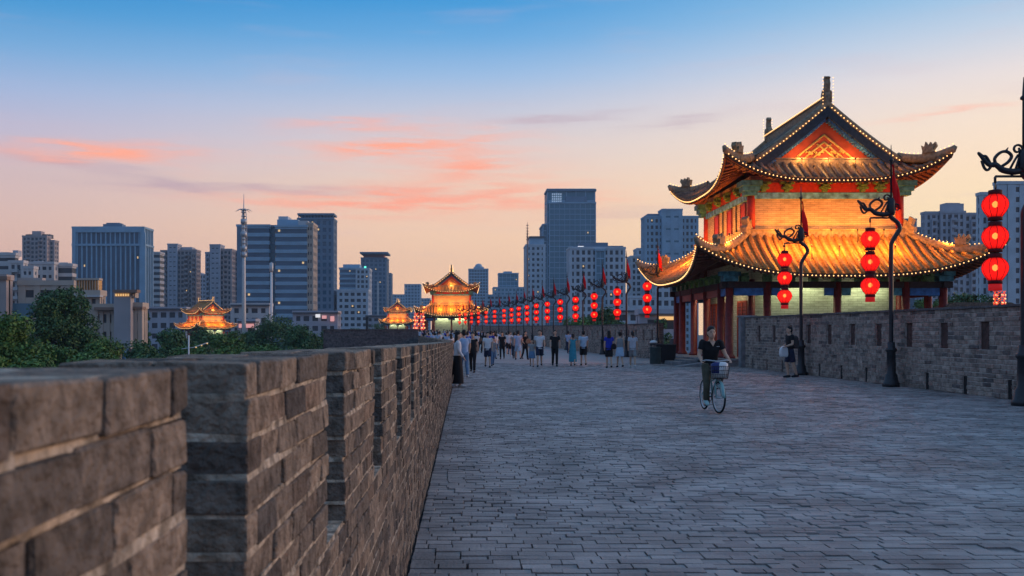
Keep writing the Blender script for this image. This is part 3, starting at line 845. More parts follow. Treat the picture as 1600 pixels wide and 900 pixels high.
    # main ridge with end ornaments
    rg = MB(); rg.bb(-.17, .17, -GL, GL, zr-.12, zr+.36); rg.bb(-.22, .22, -GL, GL, zr+.36, zr+.44); rg.build('main_ridge', M_ridge, root)
    for sy in (-1, 1):
        o = MB(); o.prism([(-.36,-.2),(.30,-.2),(.30,.3),(.22,.5),(.30,.9),(.22,1.12),(.30,1.22),(.12,1.30),(-.02,1.16),(.08,1.0),(-.02,.7),(-.24,.5),(-.34,.2)], (0, sy*(GL-.25), zr+.2), (0, sy, 0), (0, 0, 1), .24)
        o.prism([(-.14,.0),(.2,.0),(.22,.5),(.1,.62),(-.04,.4)], (0, sy*(GL-.25), zr+.2), (0, sy, 0), (0, 0, 1), .46)
        o.build('ridge_ornament', M_ridge, root)
        for t in np.arange(.1, 1.45, .16):
            BU.octa((-.25, sy*(GL+.05), zr+t), BR*.8); BU.octa((.25, sy*(GL+.05), zr+t), BR*.8)
    for y in np.arange(-GL, GL, gap): BU.octa((-.26, y, zr+.42), BR); BU.octa((.26, y, zr+.42), BR)
    # gables
    for sy in (-1, 1):
        gp = [(-3.35, 9.85), (3.35, 9.85)]
        prof = [(o, L_.z(0, o)) for o in np.linspace(0, 3.5, 10)]
        ga = MB(); out = [(-3.4, 9.8), (3.4, 9.8)]+[(o*.97, z-.42) for o, z in prof[::-1] if o*.97 < 3.3 and z-.42 > 9.85]+[(-o*.97, z-.42) for o, z in prof[1:] if o*.97 < 3.3 and z-.42 > 9.85]
        ga.prism(out, (0, sy*4.05, 0), (1, 0, 0), (0, 0, 1), .12); ga.build('gable_wall', M_gable, root)
        for sx in (-1, 1):
            bb = MB(); n = len(prof)
            vs = []
            for o, z in prof:
                for yy_ in (sy*(GL+.03), sy*(GL-.07)):
                    vs += [(sx*o, yy_, z-.02), (sx*o, yy_, z-.50)]
            fs = []
            for i in range(n-1):
                a = i*4; b = a+4
                fs += [(a, b, b+1, a+1), (a+2, a+3, b+3, b+2), (a+1, b+1, b+3, a+3), (a, a+2, b+2, b)]
            bb.add(vs, fs); bb.build('bargeboard', M_barge, root)
            ed = MB(); ed.tube([(sx*o, sy*(GL-.1), z+.12) for o, z in prof], .15, 8, 0, 0, True, True, 1.3); ed.build('gable_ridge', M_ridge, root)
            st_ = MB()
            for i in range(1, 26):
                o = 3.3*i/26; z = L_.z(0, o); st_.box((sx*o, sy*(GL-.28), z-.56), (.11, .36, .16))
            st_.build('purlin_end', M_blue, root, stuff=True)
            q = None; Lg = 0
            for o in np.linspace(0, 3.5, 120):
                w = Vector((sx*o, sy*(GL+.08), L_.z(0, o)+.06))
                if q is not None:
                    Lg += (w-q).length
                    if Lg > gap: BU.octa(w, BR); Lg -= gap
                q = w
        # carved relief and gilded base ridge
        cv = MB(); Y = sy*4.13
        for (x0, z0, x1, z1) in ((-1.5,10.12,0,11.35),(1.5,10.12,0,11.35),(-1.5,10.14,1.5,10.14),(-1.0,10.16,0,11.0),(1.0,10.16,0,11.0),(-.6,10.16,.35,10.9),(.6,10.16,-.35,10.9),(-3.0,10.1,-2.2,10.75),(3.0,10.1,2.2,10.75)):
            cv.tube([(x0, Y, z0), (x1, Y, z1)], .05, 5)
        for q in range(14): cv.octa((-1.0+2.0*random.random(), Y, 10.25+.5*random.random()*.6), .1)
        cv.build('gable_carving', M_gold, root)
        gb = MB(); gb.bb(-3.6, 3.6, sy*4.35-.16, sy*4.35+.16, 9.8, 10.08); gb.bb(-3.65, 3.65, sy*4.35-.2, sy*4.35+.2, 10.08, 10.14); gb.build('gable_base_ridge', M_ridge, root)
    BU.build('bulb_string', M_bulb, root, stuff=True)
    # floodlights on the lower roof washing the upper wall, and at the gable foot; added lamps over the upper roof
    E = lights
    fl = MB()
    def flood(x, y, z, e, col=GOLD, r=.1):
        f = MB(); f.lathe([(.02,-.1),(.04,-.05),(.05,.0),(.02,.01)], 8, (x, y, z-.12)); f.tube([(x, y, z-.2), (x, y, z-1.0)], .012, 5); f.build('flood_or_added_lamp', M_iron, root)
        point_light('flood_or_added_glow', (x, y, z), e, col, root, r)
    nf = 5 if detail else 3
    sc_ = 5/nf
    zf = 6.55
    for i in range(nf):
        x = -3.3+6.6*(i+.5)/nf
        flood(x, -6.1, 5.85, 150*E*sc_)
        if detail: flood(x, 6.1, 5.85, 150*E*sc_)
    for i in range(nf):
        y = -4.0+8.0*(i+.5)/nf
        flood(-5.5, y, 5.85, 125*E*sc_); 
        if detail: flood(5.5, y, 5.85, 125*E*sc_)
    for i in range(nf):
        flood(-3.2+6.4*(i+.5)/nf, -5.05, 6.72, 26*E*sc_, (1, .36, .05)); flood(-4.4, -3.9+7.8*(i+.5)/nf, 6.72, 24*E*sc_, (1, .36, .05))
    if not detail:
        for x in (-2.6, 2.6): flood(x, -5.6, 10.1, 60*E)  # added lamps, standing in for bulb-string light on the upper roof
        flood(-5.0, 0, 10.6, 90*E)  # added lamp for the left slope of the upper roof
    flood(-5.3, -5.9, 5.95, 90*E); flood(5.3, -5.9, 5.95, 90*E)
    for x in ((-1.3, 0, 1.3) if detail else (0,)):
        flood(x, -4.75, 10.22, 42*E*(2 if not detail else 1), (1, .45, .12), .06)
    if detail:
        for x in (-3.0, -1.0, 1.0, 3.0): flood(x, -5.5, 9.72, 8*E)  # added lamps to turn the upper front skirt more golden
        for y in (-3, 0, 3): flood(-4.7, y, 9.85, 9*E)  # same added lamps along the left slope
    # tube lamps under the lower eave
    for (x0, x1, y) in ((-3.0, -.3, -4.75), (.3, 3.0, -4.75)):
        t = MB(); t.tube([(x0, y, 3.95), (x1, y, 3.95)], .04, 6); t.build('tube_lamp', M_tube, root)
        l = bpy.data.lights.new('tube_glow', 'AREA'); l.shape = 'RECTANGLE'; l.size = x1-x0; l.size_y = .08; l.energy = 24*(1 if detail else 2); l.color = (.9, 1, .62)
        o = bpy.data.objects.new('tube_glow', l); COL.objects.link(o); o.parent = root; o.location = ((x0+x1)/2, y, 3.9); o.rotation_euler = (R(18), 0, 0)
    for y in ((-2.6, .6) if detail else (0,)):
        t = MB(); t.tube([(-4.5, y-.9, 3.95), (-4.5, y+.9, 3.95)], .04, 6); t.build('tube_lamp', M_tube, root)
        l = bpy.data.lights.new('tube_glow', 'AREA'); l.shape = 'RECTANGLE'; l.size = .08; l.size_y = 1.8; l.energy = 16; l.color = (1, .8, .5)
        o = bpy.data.objects.new('tube_glow', l); COL.objects.link(o); o.parent = root; o.location = (-4.5, y, 3.9); o.rotation_euler = (0, R(-18), 0)
    return root
M_tealup = mat('painted_cloud_beam', (.12,.36,.62), .6, tint=None, var=.75, vscale=3.5)
M_barge = mat('blue_black_board', (.03,.045,.065), .6, var=.3)
M_lowbrick = brickwall_mat('lower_brick', (.50,.50,.38), (.42,.42,.32), (.30,.30,.22), .42, .12)
M_tube = mat('tube_lamp_glass', (1,1,.9), .4, emit=(1, 1, .72), estr=2.5)
PAV = make_pavilion('large two-tiered pavilion outlined in bulbs behind the tall brick wall', (17.7, 51.5, 0), 0, True)
make_pavilion('glowing gate pavilion at the far end of the lantern row', (-2.7, 191, .75), 0, False, None, .95)
make_pavilion('smallest glowing pavilion, standing on the wall behind the crowd', (-26.5, 380, 1.2), 0, False, None, .95)
make_pavilion('golden tower rising from the tree tops below the apartment blocks', (-81, 300, -1.2), R(42), False, None, .9)
MB().bb(-8, 8, -8, 8, -12, -.32).build('tower_base', M_citybrick).location = (-81, 300, -1.2)
tb = bpy.data.objects['tower_base']; tb.rotation_euler = (0, 0, R(42)); tag(tb, 'brick base under the golden tower among the trees', 'building')
MB().bb(-9, 60, -10, 12, -12, -.31).build('far_wall', M_citybrick).location = (-26.5, 380, 1.2)
tag(bpy.data.objects['far_wall'], 'far stretch of grey wall carrying the smallest glowing pavilion', 'wall')
MB().bb(-8, 12, -8, 14, -12, -.31).build('bastion_tower', M_citybrick).location = (-2.7, 191, .75)
tag(bpy.data.objects['bastion_tower'], 'brick bastion under the far gate pavilion', 'bastion')
MB().bb(-5.5, 9.2, -7.5, 9.5, -12, -.31).build('bastion_tower', M_citybrick).location = (17.7, 51.5, 0)
tag(bpy.data.objects['bastion_tower.001'], 'brick bastion carrying the large pavilion', 'bastion')
# entrance step and wheel ramp beside the large pavilion
s = MB(); s.bb(10.1, 11.19, 46.2, 49.6, -.02, .18); s.bb(10.6, 11.195, 46.21, 49.59, .18, .27)
tag(s.build('entrance_step', M_stone), 'pale stone steps up to the pavilion platform beside the bins', 'steps')
rmp = MB(); rmp.prism([(0,0),(1.7,.24),(1.7,0)], (9.85, 45.2, .0), (1,0,0), (0,0,1), .9)
tag(rmp.build('access_ramp', M_stone), 'small grey wedge ramp leading to the pavilion platform', 'ramp')
# ------------------------------------------------------------------ city beyond the wall
def cm(name, c, rough=.7, var=.12, spec=.3): return mat(name, c, rough, var=var, vscale=.25, spec=spec)
M_cage = mat('cage_panel_light', (.6,.7,.8), .5, emit=(.6,.75,.9), estr=.25)
G_blue = mat('office_glass', (.05,.12,.19), .18, var=.25, vscale=.08, spec=.6)
G_dark = mat('apartment_glass', (.035,.045,.06), .3, var=.3, vscale=.3, spec=.5)
G_teal = mat('teal_curtain_glass', (.08,.21,.29), .2, var=.2, vscale=.05, spec=.6)
C_bluegrey = cm('blue_grey_cladding', (.29,.45,.58)); C_grey = cm('grey_render', (.40,.42,.48)); C_brown = cm('brown_grey_render', (.38,.33,.33))
C_white = cm('white_render', (.55,.54,.54)); C_cream = cm('cream_render', (.50,.42,.35)); C_slate = cm('slate_cladding', (.16,.24,.33)); C_roof = cm('dark_roofing', (.10,.10,.11))
C_pale = cm('pale_grey_render', (.50,.57,.64))
M_litwin = mat('lit_window', (1,.7,.3), .5, emit=(1,.62,.25), estr=.6)
M_sign = mat('lit_sign', (1,.6,.6), .5, emit=(1,.40,.32), estr=.5)
M_whitelit = mat('lit_white_sign', (1,1,1), .5, emit=(1,.93,.85), estr=.6)
def block(root, pl, pr, pt, d, depth, style, wall, glass, fh=3.3, bay=3.2, zb=-12.0, lit=0, crown=None, pier=.35, span=.4):
    """one volume of a building: glass core, floor bands, piers; all real relief"""
    if style != 'vert': depth = min(depth, max(2.6, 7*d/max(abs(pl-VX), abs(pr-VX))))     # slab depth as seen in the photograph
    x0, x1 = (pl-VX)*d/FP, (pr-VX)*d/FP; zt = EYE+(HY-pt)*d/FP; w = x1-x0
    rx, ry, rz0 = root.location
    L = lambda x, y, z: (x-rx, y-ry, z-rz0)
    c = MB(); a = L(x0, d, zb); b = L(x1, d+depth, zt-.3)
    c.bb(a[0]+.25, b[0]-.25, a[1]+.25, b[1]-.25, a[2], b[2]); c.build('glass_core', glass, root)
    H = zt-zb; nf = max(2, int(H/fh)); fh = H/nf; nb = max(2, int(round(w/bay))); bw = w/nb; nd = max(1, int(round(depth/bay))); dw = depth/nd
    if style in ('band', 'grid', 'resi', 'glass'):
        s = MB(); th = {'band': span, 'grid': span, 'resi': span, 'glass': .14}[style]*fh; off = .0 if style != 'glass' else .12
        for i in range(nf+1):
            z = a[2]+i*fh; z0 = z-th/2; z1 = z+th/2
            s.bb(a[0]+off, b[0]-off, a[1]+off, b[1]-off, z0, min(z1, b[2]+.25))
        s.build('floor_band', wall, root, stuff=True)
    if style in ('vert', 'grid', 'resi', 'glass'):
        s = MB(); pw = {'vert': pier, 'grid': pier, 'resi': pier, 'glass': .08}[style]; e = -.12 if style != 'glass' else .06
        for i in range(nb+1):
            x = a[0]+i*bw; h = pw*bw/2*(2 if i in (0, nb) and style != 'glass' else 1)
            s.bb(max(x-h, a[0]-.15), min(x+h, b[0]+.15), a[1]+e, a[1]+.6, a[2], b[2]+.29)
        for i in range(nd+1):
            y = a[1]+i*dw; h = pw*dw/2*(2 if i in (0, nd) and style != 'glass' else 1)
            for X0, X1 in ((a[0]+e, a[0]+.6), (b[0]-.6, b[0]-e)):
                s.bb(X0, X1, max(y-h, a[1]-.1), min(y+h, b[1]+.1), a[2], b[2]+.28)
        s.build('pier', wall, root, stuff=True)
    if style == 'resi':                              # projecting balcony stacks
        s = MB(); r = MB()
        for k in range(max(1, nb//3)):
            xc = a[0]+w*(k+.5)/max(1, nb//3)
            for i in range(nf):
                z = a[2]+i*fh; s.bb(xc-bw*.42, xc+bw*.42, a[1]-1.3, a[1]-.13, z-.12, z+1.05)
            r.bb(xc-bw*.55, xc-bw*.43, a[1]-1.35, a[1]-.125, a[2], b[2]-2)
        s.build('balcony', wall, root, stuff=True); r.build('balcony_fin', wall, root, stuff=True)
    t = MB(); t.bb(a[0]-.3, b[0]+.3, a[1]-.3, b[1]+.3, b[2]+.3, b[2]+1.3); t.build('roof_parapet', wall, root)
    for k in range(lit+(2 if d > 380 and w > 9 else 0)):
        i = random.randrange(nb); j = random.randrange(nf//3, nf)
        MB().bb(a[0]+(i+.35)*bw, a[0]+(i+.6)*bw, a[1]+.2, a[1]+.3, a[2]+(j+.45)*fh, a[2]+(j+.7)*fh).build('lit_window', M_litwin, root)
    return (x0, x1, d, zt)
def roofbox(root, pl, pr, pt, pb, d, depth, wall, name='rooftop_plant'):
    rx, ry, rz0 = root.location; depth = min(depth, max(1.2, 6*d/max(abs(pl-VX), abs(pr-VX))))
    MB().bb((pl-VX)*d/FP-rx, (pr-VX)*d/FP-rx, d-ry, d+depth-ry, EYE+(HY-pb)*d/FP, EYE+(HY-pt)*d/FP).build(name, wall, root)
def bld(label, pl, pr, d, depth=18, name='office_tower', cat='building'):
    return thing(name, label, cat, (((pl+pr)/2-VX)*d/FP, d+depth/2, 0))

b = bld('brown grey apartment tower with stepped roof behind the white flats', 35, 87, 700, 24, 'apartment_tower'); block(b, 35, 73, 370, 700, 26, 'resi', C_brown, G_dark, 3.2, 3.2); block(b, 70, 85, 377, 705, 26, 'grid', C_brown, G_dark, 3.2, 3.2); roofbox(b, 50, 64, 361, 371, 706, 14, C_brown); roofbox(b, 40, 78, 366, 372, 708, 12, C_roof)
b = bld('wide blue office block with closely spaced white vertical fins', 113, 225, 480, 14); block(b, 113, 225, 357, 480, 14, 'vert', C_bluegrey, G_blue, 4, 2.4, pier=.30); block(b, 113, 226.5, 384, 479.6, 13, 'vert', C_bluegrey, G_blue, 4, 2.4, pier=.30)
roofbox(b, 112.5, 227, 381, 384, 479.2, 1, C_bluegrey, 'facade_band'); roofbox(b, 112.5, 225.6, 357, 363, 479.3, 1, C_bluegrey, 'facade_band'); roofbox(b, 112.4, 118, 357, 545, 479.1, 1, C_bluegrey, 'facade_pier'); roofbox(b, 219, 227, 363, 545, 479.15, 1, C_bluegrey, 'facade_pier'); roofbox(b, 161, 191, 350, 357, 484, 9, C_slate); roofbox(b, 166, 187, 348, 351, 486, 6, C_slate)
b = bld('slim white slab of flats with dark window bands beside the blue office block', 237, 252, 560, 12, 'apartment_slab'); block(b, 237, 250, 396, 560, 12, 'band', C_white, G_dark, 3.2, 3, span=.5)
b = bld('grey apartment tower with tall lift core and rows of balconies', 251, 307, 620, 26, 'apartment_tower'); block(b, 251, 264, 393, 621, 22, 'resi', C_brown, G_dark, 3, 3); block(b, 262, 277, 383, 618, 22, 'grid', C_grey, G_dark, 3, 4, span=.8); block(b, 276, 307, 392, 620, 26, 'resi', C_brown, G_dark, 3, 2.6); roofbox(b, 284, 300, 386, 393, 626, 12, C_grey); block(b, 299, 306.5, 397, 616, 22, 'resi', C_brown, G_dark, 3, 2.6)
b = bld('low dull grey tower squeezed between two apartment towers', 306, 322, 820, 20, 'apartment_tower'); block(b, 306, 322, 430, 820, 20, 'grid', C_grey, G_dark, 3.2, 3.2); roofbox(b, 308, 315, 426, 430, 826, 10, C_grey)
b = bld('grey apartment tower with blank stair shaft beside the steel mast', 321, 370, 600, 26, 'apartment_tower'); block(b, 321, 330, 396, 602, 22, 'resi', C_grey, G_dark, 3, 3); block(b, 328, 344, 384, 598, 24, 'grid', C_grey, G_dark, 3, 5, span=.8); block(b, 343, 362, 391, 600, 24, 'resi', C_brown, G_dark, 3, 2.6); block(b, 360, 372, 394, 610, 24, 'grid', C_brown, G_dark, 3, 3)
b = bld('broad office block with pale horizontal bands and an end bay coloured cream for sunset light', 370, 493, 430, 22); block(b, 370, 421, 354, 431, 22, 'band', C_bluegrey, G_blue, 3.5, 3.4, span=.45, lit=1); block(b, 419, 431, 355, 434, 18, 'band', C_slate, G_teal, 3.5, 3.4, span=.2); block(b, 430, 480, 355, 430, 22, 'band', C_bluegrey, G_blue, 3.5, 3.4, span=.45, lit=2); block(b, 479, 489, 351, 431, 22, 'grid', C_cream, G_dark, 3.5, 2.9, span=.6); roofbox(b, 433, 466, 343, 356, 436, 14, C_bluegrey); roofbox(b, 435, 450, 338, 344, 438, 9, C_pale); roofbox(b, 466, 481, 345, 353, 433, 12, C_white); roofbox(b, 370, 381, 353.5, 545, 430.4, 2, C_slate, 'end_pier')  # end bay: warm sunset light on that side put into the cream
b = bld('dark slate office tower with open crown rising behind the banded office block', 465, 525, 520, 22); block(b, 465, 521, 343, 520, 24, 'grid', C_slate, G_blue, 3.6, 3.2, pier=.4, span=.4, lit=2); roofbox(b, 464.5, 522, 333, 336, 520, 22, C_slate, 'crown_beam')
for px in np.linspace(466, 520, 12): roofbox(b, px, px+1.2, 335.9, 343.5, 520.3, .6, C_slate, 'crown_post')
b = bld('blue grey office slab with ribbon windows and a green rooftop light', 530, 576, 700, 22); block(b, 530, 570, 420, 700, 22, 'band', C_bluegrey, G_blue, 3.4, 3.2); block(b, 556, 577, 421, 694, 18, 'grid', C_pale, G_dark, 3.4, 3); roofbox(b, 536, 562, 413, 420, 706, 12, C_bluegrey); roofbox(b, 569, 572, 416, 420, 694, 1, mat('green_beacon', (.1,1,.7), .5, emit=(.15,1,.7), estr=1.2), 'rooftop_light')
b = bld('grey tower with a flat overhanging roof slab and red trim', 563, 605, 800, 24); block(b, 564, 604, 404, 800, 24, 'grid', C_slate, G_blue, 3.6, 3.6); roofbox(b, 562, 606, 393.5, 396, 796, 32, C_slate, 'roof_slab'); roofbox(b, 568, 600, 396, 404, 806, 14, cm('red_trim', (.4,.12,.1)), 'roof_frame'); roofbox(b, 589, 592, 440, 500, 799, 1, C_white, 'white_strip')
b = bld('thin distant slab behind the overhanging roof tower', 604, 612, 950, 20); block(b, 603, 611, 428, 950, 20, 'grid', C_slate, G_blue, 3.6, 3.6)
b = bld('distant blue grey block between the two glowing pavilions', 632, 656, 1200, 24); block(b, 632, 657, 445, 1200, 26, 'grid', C_bluegrey, G_blue, 3.8, 4)
b = bld('distant low office row behind the smallest pavilion', 608, 634, 1300, 24); block(b, 606, 634, 461, 1300, 24, 'grid', C_bluegrey, G_blue, 3.8, 4); block(b, 653, 672, 467, 1330, 24, 'grid', C_bluegrey, G_blue, 3.8, 4)
b = bld('distant apartment tower crowned by a round rooftop ornament', 732, 763, 1100, 26, 'apartment_tower'); block(b, 732, 763, 421, 1100, 26, 'grid', C_bluegrey, G_dark, 3.4, 3.4); roofbox(b, 740, 756, 417, 422, 1105, 14, C_bluegrey); cr = MB(); cr.lathe([(4,0),(4.4,2),(3.4,4),(1,5)], 12, ((748-VX)*1105/FP-b.location.x, 0, EYE+(HY-418)*1105/FP)); cr.build('roof_ornament', C_bluegrey, b)
b = bld('distant stepped office block with a narrow upper tier', 771, 818, 900, 26); block(b, 779, 810, 428, 905, 22, 'glass', C_bluegrey, G_teal, 3.6, 3.6); block(b, 771, 818, 450, 898, 30, 'grid', C_bluegrey, G_teal, 3.6, 3.6); roofbox(b, 787, 800, 424, 429, 910, 12, C_bluegrey)
b = bld('tallest glass tower with an open cage and dark panel at its top', 848, 931, 650, 32); block(b, 858, 931, 318, 650, 32, 'glass', C_bluegrey, G_teal, 3.6, 3.4); block(b, 848, 860, 352, 655, 28, 'glass', C_bluegrey, G_teal, 3.6, 3.4); block(b, 855, 930, 297, 653, 26, 'glass', C_bluegrey, G_teal, 7, 6); roofbox(b, 884, 917, 307, 317, 652.2, 1, C_slate, 'dark_panel'); roofbox(b, 854, 932, 295.5, 298.5, 652, 28, C_slate, 'roof_slab')
for i in range(5):
    for j in range(4): roofbox(b, 862.5+i*3.2, 864.6+i*3.2, 302+j*3.8, 304.4+j*3.8, 652.4, .7, M_cage, 'cage_panel')
b = bld('pale apartment block with dark roof attached to the tallest glass tower', 822, 856, 600, 22, 'apartment_tower'); block(b, 822, 852, 384, 600, 22, 'grid', C_pale, G_dark, 3.4, 3.0, pier=.5, span=.5, lit=1); roofbox(b, 828, 850, 370, 384, 605, 16, C_bluegrey); roofbox(b, 827, 851, 369, 371.5, 604, 18, C_roof, 'roof_slab')
an = MB(); X = (824-VX)*600/FP; an.tube([(X, 600, -12), (X, 600, EYE+(HY-372)*600/FP)], .5, 6); an.tube([(X, 600, EYE+(HY-372)*600/FP), (X, 600, EYE+(HY-347)*600/FP)], [.45, .12], 6)
for q in range(6): an.box((X, 600, EYE+(HY-352-q*4.5)*600/FP), (1.5, 1.5, .3))
tag(an.build('radio_mast', cm('mast_paint', (.35,.18,.14))), 'thin reddish radio mast beside the pale apartment block', 'mast')
b = bld('broad pale office block with roof sign and vertical piers behind the lantern flags', 890, 978, 450, 20); block(b, 890, 977, 389, 450, 22, 'grid', C_pale, G_dark, 3.3, 2.5, pier=.45, span=.4, lit=3); roofbox(b, 897, 974, 384, 389, 453, 14, C_slate); roofbox(b, 906, 950, 379, 384, 456, 9, C_slate); roofbox(b, 903, 912, 384.5, 387.5, 452.6, .3, M_whitelit, 'roof_sign'); block(b, 930, 946, 392, 449, 10, 'glass', C_bluegrey, G_teal, 3.3, 2.5)
b = bld('blue towered apartment block with a taller blank centre shaft', 1008, 1091, 520, 24, 'apartment_tower'); block(b, 1008, 1037, 340, 521, 22, 'grid', C_bluegrey, G_dark, 3.4, 2.6, pier=.45, span=.45); block(b, 1035, 1066, 329, 518, 24, 'grid', C_bluegrey, G_teal, 6.5, 12, span=.85); block(b, 1064, 1091, 340, 522, 22, 'grid', C_bluegrey, G_dark, 3.4, 2.6, pier=.45, span=.45); roofbox(b, 1012, 1034, 334, 341, 526, 14, C_slate); roofbox(b, 1068, 1086, 337, 340, 524, 12, C_pale)
b = bld('lower grey flats stepping down beside the blue towered block', 975, 1012, 560, 20, 'apartment_tower'); block(b, 986, 1010, 402, 560, 20, 'grid', C_pale, G_dark, 3.3, 2.8); block(b, 996, 1030, 390, 566, 20, 'grid', C_pale, G_dark, 3.3, 2.8)
b = bld('plain pale flats seen between the pavilion eaves', 1020, 1060, 380, 18, 'apartment_slab'); block(b, 1025, 1068, 440, 380, 18, 'grid', C_pale, G_dark, 3.2, 2.6, lit=2); block(b, 985, 1026, 466, 360, 18, 'grid', C_pale, G_dark, 3.2, 2.6, lit=2)
b = bld('grey apartment block with central lift tower right of the large pavilion', 1446, 1535, 400, 20, 'apartment_tower'); block(b, 1446, 1472, 334, 401, 20, 'resi', C_grey, G_dark, 3, 2.4); block(b, 1470, 1508, 333, 400, 20, 'resi', C_grey, G_dark, 3, 2.6); block(b, 1506, 1536, 336, 401, 20, 'resi', C_grey, G_dark, 3, 2.4); roofbox(b, 1474, 1506, 318, 334, 404, 12, C_grey); roofbox(b, 1478, 1500, 317, 319, 406, 8, C_slate)
b = bld('low grey block peeping out under the upper pavilion eave', 1405, 1448, 600, 20, 'apartment_tower'); block(b, 1408, 1432, 344, 600, 20, 'grid', C_slate, G_dark, 3.2, 3); block(b, 1430, 1449, 357, 596, 20, 'grid', C_slate, G_dark, 3.2, 3)
b = bld('pale blue tower with blank wall behind the nearest lantern string', 1532, 1640, 300, 18, 'apartment_tower'); block(b, 1533, 1562, 305, 300, 18, 'resi', C_pale, G_dark, 3.1, 2.2); block(b, 1560, 1640, 288, 298, 20, 'grid', C_pale, G_dark, 3.1, 4.2, pier=.7, span=.5); roofbox(b, 1562, 1600, 283, 289, 302, 10, C_pale)
# white flats and roofs at the far left
b = bld('untidy cluster of white flats with water tanks and terraces', 0, 112, 350, 18, 'white_flats'); block(b, -40, 24, 399, 352, 18, 'band', C_white, G_dark, 3, 3, span=.6); block(b, 14, 36, 411, 345, 16, 'resi', C_white, G_dark, 3, 2.4); block(b, 45, 84, 413, 356, 16, 'grid', C_white, G_dark, 3, 2.6, span=.6); block(b, 82, 113, 416, 360, 16, 'band', C_white, G_dark, 3, 3); block(b, 34, 52, 420, 342, 12, 'grid', C_white, G_dark, 3, 2.4, span=.6); roofbox(b, 20, 28, 391, 400, 356, 4, C_grey, 'water_tank'); roofbox(b, 0, 14, 394, 399, 356, 8, C_white); roofbox(b, 52, 66, 408, 413, 360, 5, C_pale); roofbox(b, 92, 106, 410, 416, 364, 6, C_white)
b = bld('cream office building with flat brown roof slabs and a blank stair tower', 150, 222, 160, 14, 'low_office'); block(b, 148, 180, 484, 160, 3.5, 'grid', C_cream, G_dark, 2.6, 1.0, pier=.5, span=.5); roofbox(b, 147, 193, 480, 484.5, 158.6, 4.5, cm('brown_slab', (.26,.17,.13)), 'roof_slab'); roofbox(b, 178, 204, 464, 545, 157.8, 3, cm('blank_grey_wall', (.40,.38,.39)), 'stair_tower'); roofbox(b, 176, 214, 452.5, 457, 157, 4.6, cm('brown_slab', (.26,.17,.13)), 'roof_slab'); roofbox(b, 178, 211, 457, 465, 158.2, 3.5, C_cream, 'upper_storey'); block(b, 203, 221, 482, 159.5, 3.5, 'grid', C_cream, G_dark, 2.6, 1.0, pier=.5, span=.5); roofbox(b, 202, 222.5, 479, 483, 158.9, 4, cm('brown_slab', (.26,.17,.13)), 'roof_slab')
for i in range(8): roofbox(b, 180+i*3.8, 181.6+i*3.8, 459, 462.5, 157.95, .3, M_litwin if i in (0,1,2,3,4,5) else C_cream, 'clerestory_window')
b = bld('glass fronted hall with sunset orange painted into its glass behind the big tree', 115, 156, 170, 14, 'glass_hall'); block(b, 113, 155, 462, 170, 3.5, 'grid', C_cream, G_dark, 2.6, 1.4); roofbox(b, 119, 154, 437, 461.5, 171, 3, M_bronze if 'M_bronze' in globals() else mat('sunset_painted_glass', (.85,.48,.18), .22, metal=.75, var=.35, vscale=.5), 'glass_storey'); roofbox(b, 112, 156, 461, 464, 169, 5, C_white, 'roof_slab'); roofbox(b, 118, 155, 434.5, 437.5, 170.4, 3.8, C_cream, 'roof_slab')  # sunset reflection put into the orange colour of the glass storey
for i in range(9): roofbox(b, 119.2+i*4.2, 119.9+i*4.2, 437.5, 461, 170.6, .3, C_cream, 'mullion')
b = bld('beige commercial building with dark glazed ground floors', 0, 114, 190, 14, 'low_office'); block(b, 30, 114, 446, 190, 3.5, 'grid', C_cream, G_dark, 3.2, 3.5, zb=-12, span=.55); roofbox(b, 28, 66, 434, 447, 191, 3, cm('beige_render', (.42,.36,.34)), 'upper_storey'); roofbox(b, 9, 47, 474, 496, 188.6, 2, G_teal, 'glazed_front'); block(b, -30, 9, 437, 186, 3.5, 'grid', cm('beige_render', (.42,.36,.34)), G_dark, 3.2, 4, pier=.6); roofbox(b, -30, 11, 431.5, 437, 185.4, 4.5, cm('brown_slab', (.26,.17,.13)), 'roof_slab')
# low roofs and lit shop fronts among the trees
def low(label, pl, pr, pt, d, depth, roof=True, wall=C_grey, name='low_building'):
    t = bld(label, pl, pr, d, depth, name); block(t, pl, pr, pt, d, depth, 'grid', wall, G_dark, 3.2, 3.2, span=.5)
    if roof: roofbox(t, pl-1, pr+1, pt-2.2, pt, d-1, depth+2, C_roof, 'roof_slab')
    return t
low('long dark roofed shed between the cream office and the golden tower', 221, 290, 484, 330, 16)
low('white low block at the foot of the banded office', 361, 420, 478, 330, 14, True, C_white)
t = low('low shopping building with a glowing white and pink front', 458, 527, 490, 330, 14); roofbox(t, 493, 500, 491, 496, 329, .4, M_whitelit, 'shop_sign'); roofbox(t, 503, 510, 493, 498, 329, .4, M_sign, 'shop_sign'); roofbox(t, 516, 522, 494, 502, 329, .4, M_sign, 'shop_sign')
t = low('small shop with a warm lit front beside the steel mast', 372, 398, 504, 240, 10); roofbox(t, 373, 396, 506, 512, 239.4, .3, M_sign, 'shop_sign')
low('grey terrace of flats behind the far bastion', 527, 575, 455, 520, 16, False, C_pale); low('dull grey low block beside the smallest pavilion', 572, 604, 495, 520, 14)
low('far hazy row of low grey buildings right of the gate pavilion', 760, 830, 462, 760, 20, False, C_bluegrey)
low('dark roofed hall behind the lantern row', 940, 1002, 487, 260, 20, True, C_pale)
t = low('grey hall with a warm lit eave seen left of the red columns', 1000, 1066, 492, 170, 16); roofbox(t, 1030, 1064, 494.5, 500, 168.6, .2, mat('warm_eave_light', (1,.6,.2), .5, emit=(1,.52,.18), estr=.7), 'lit_eave')
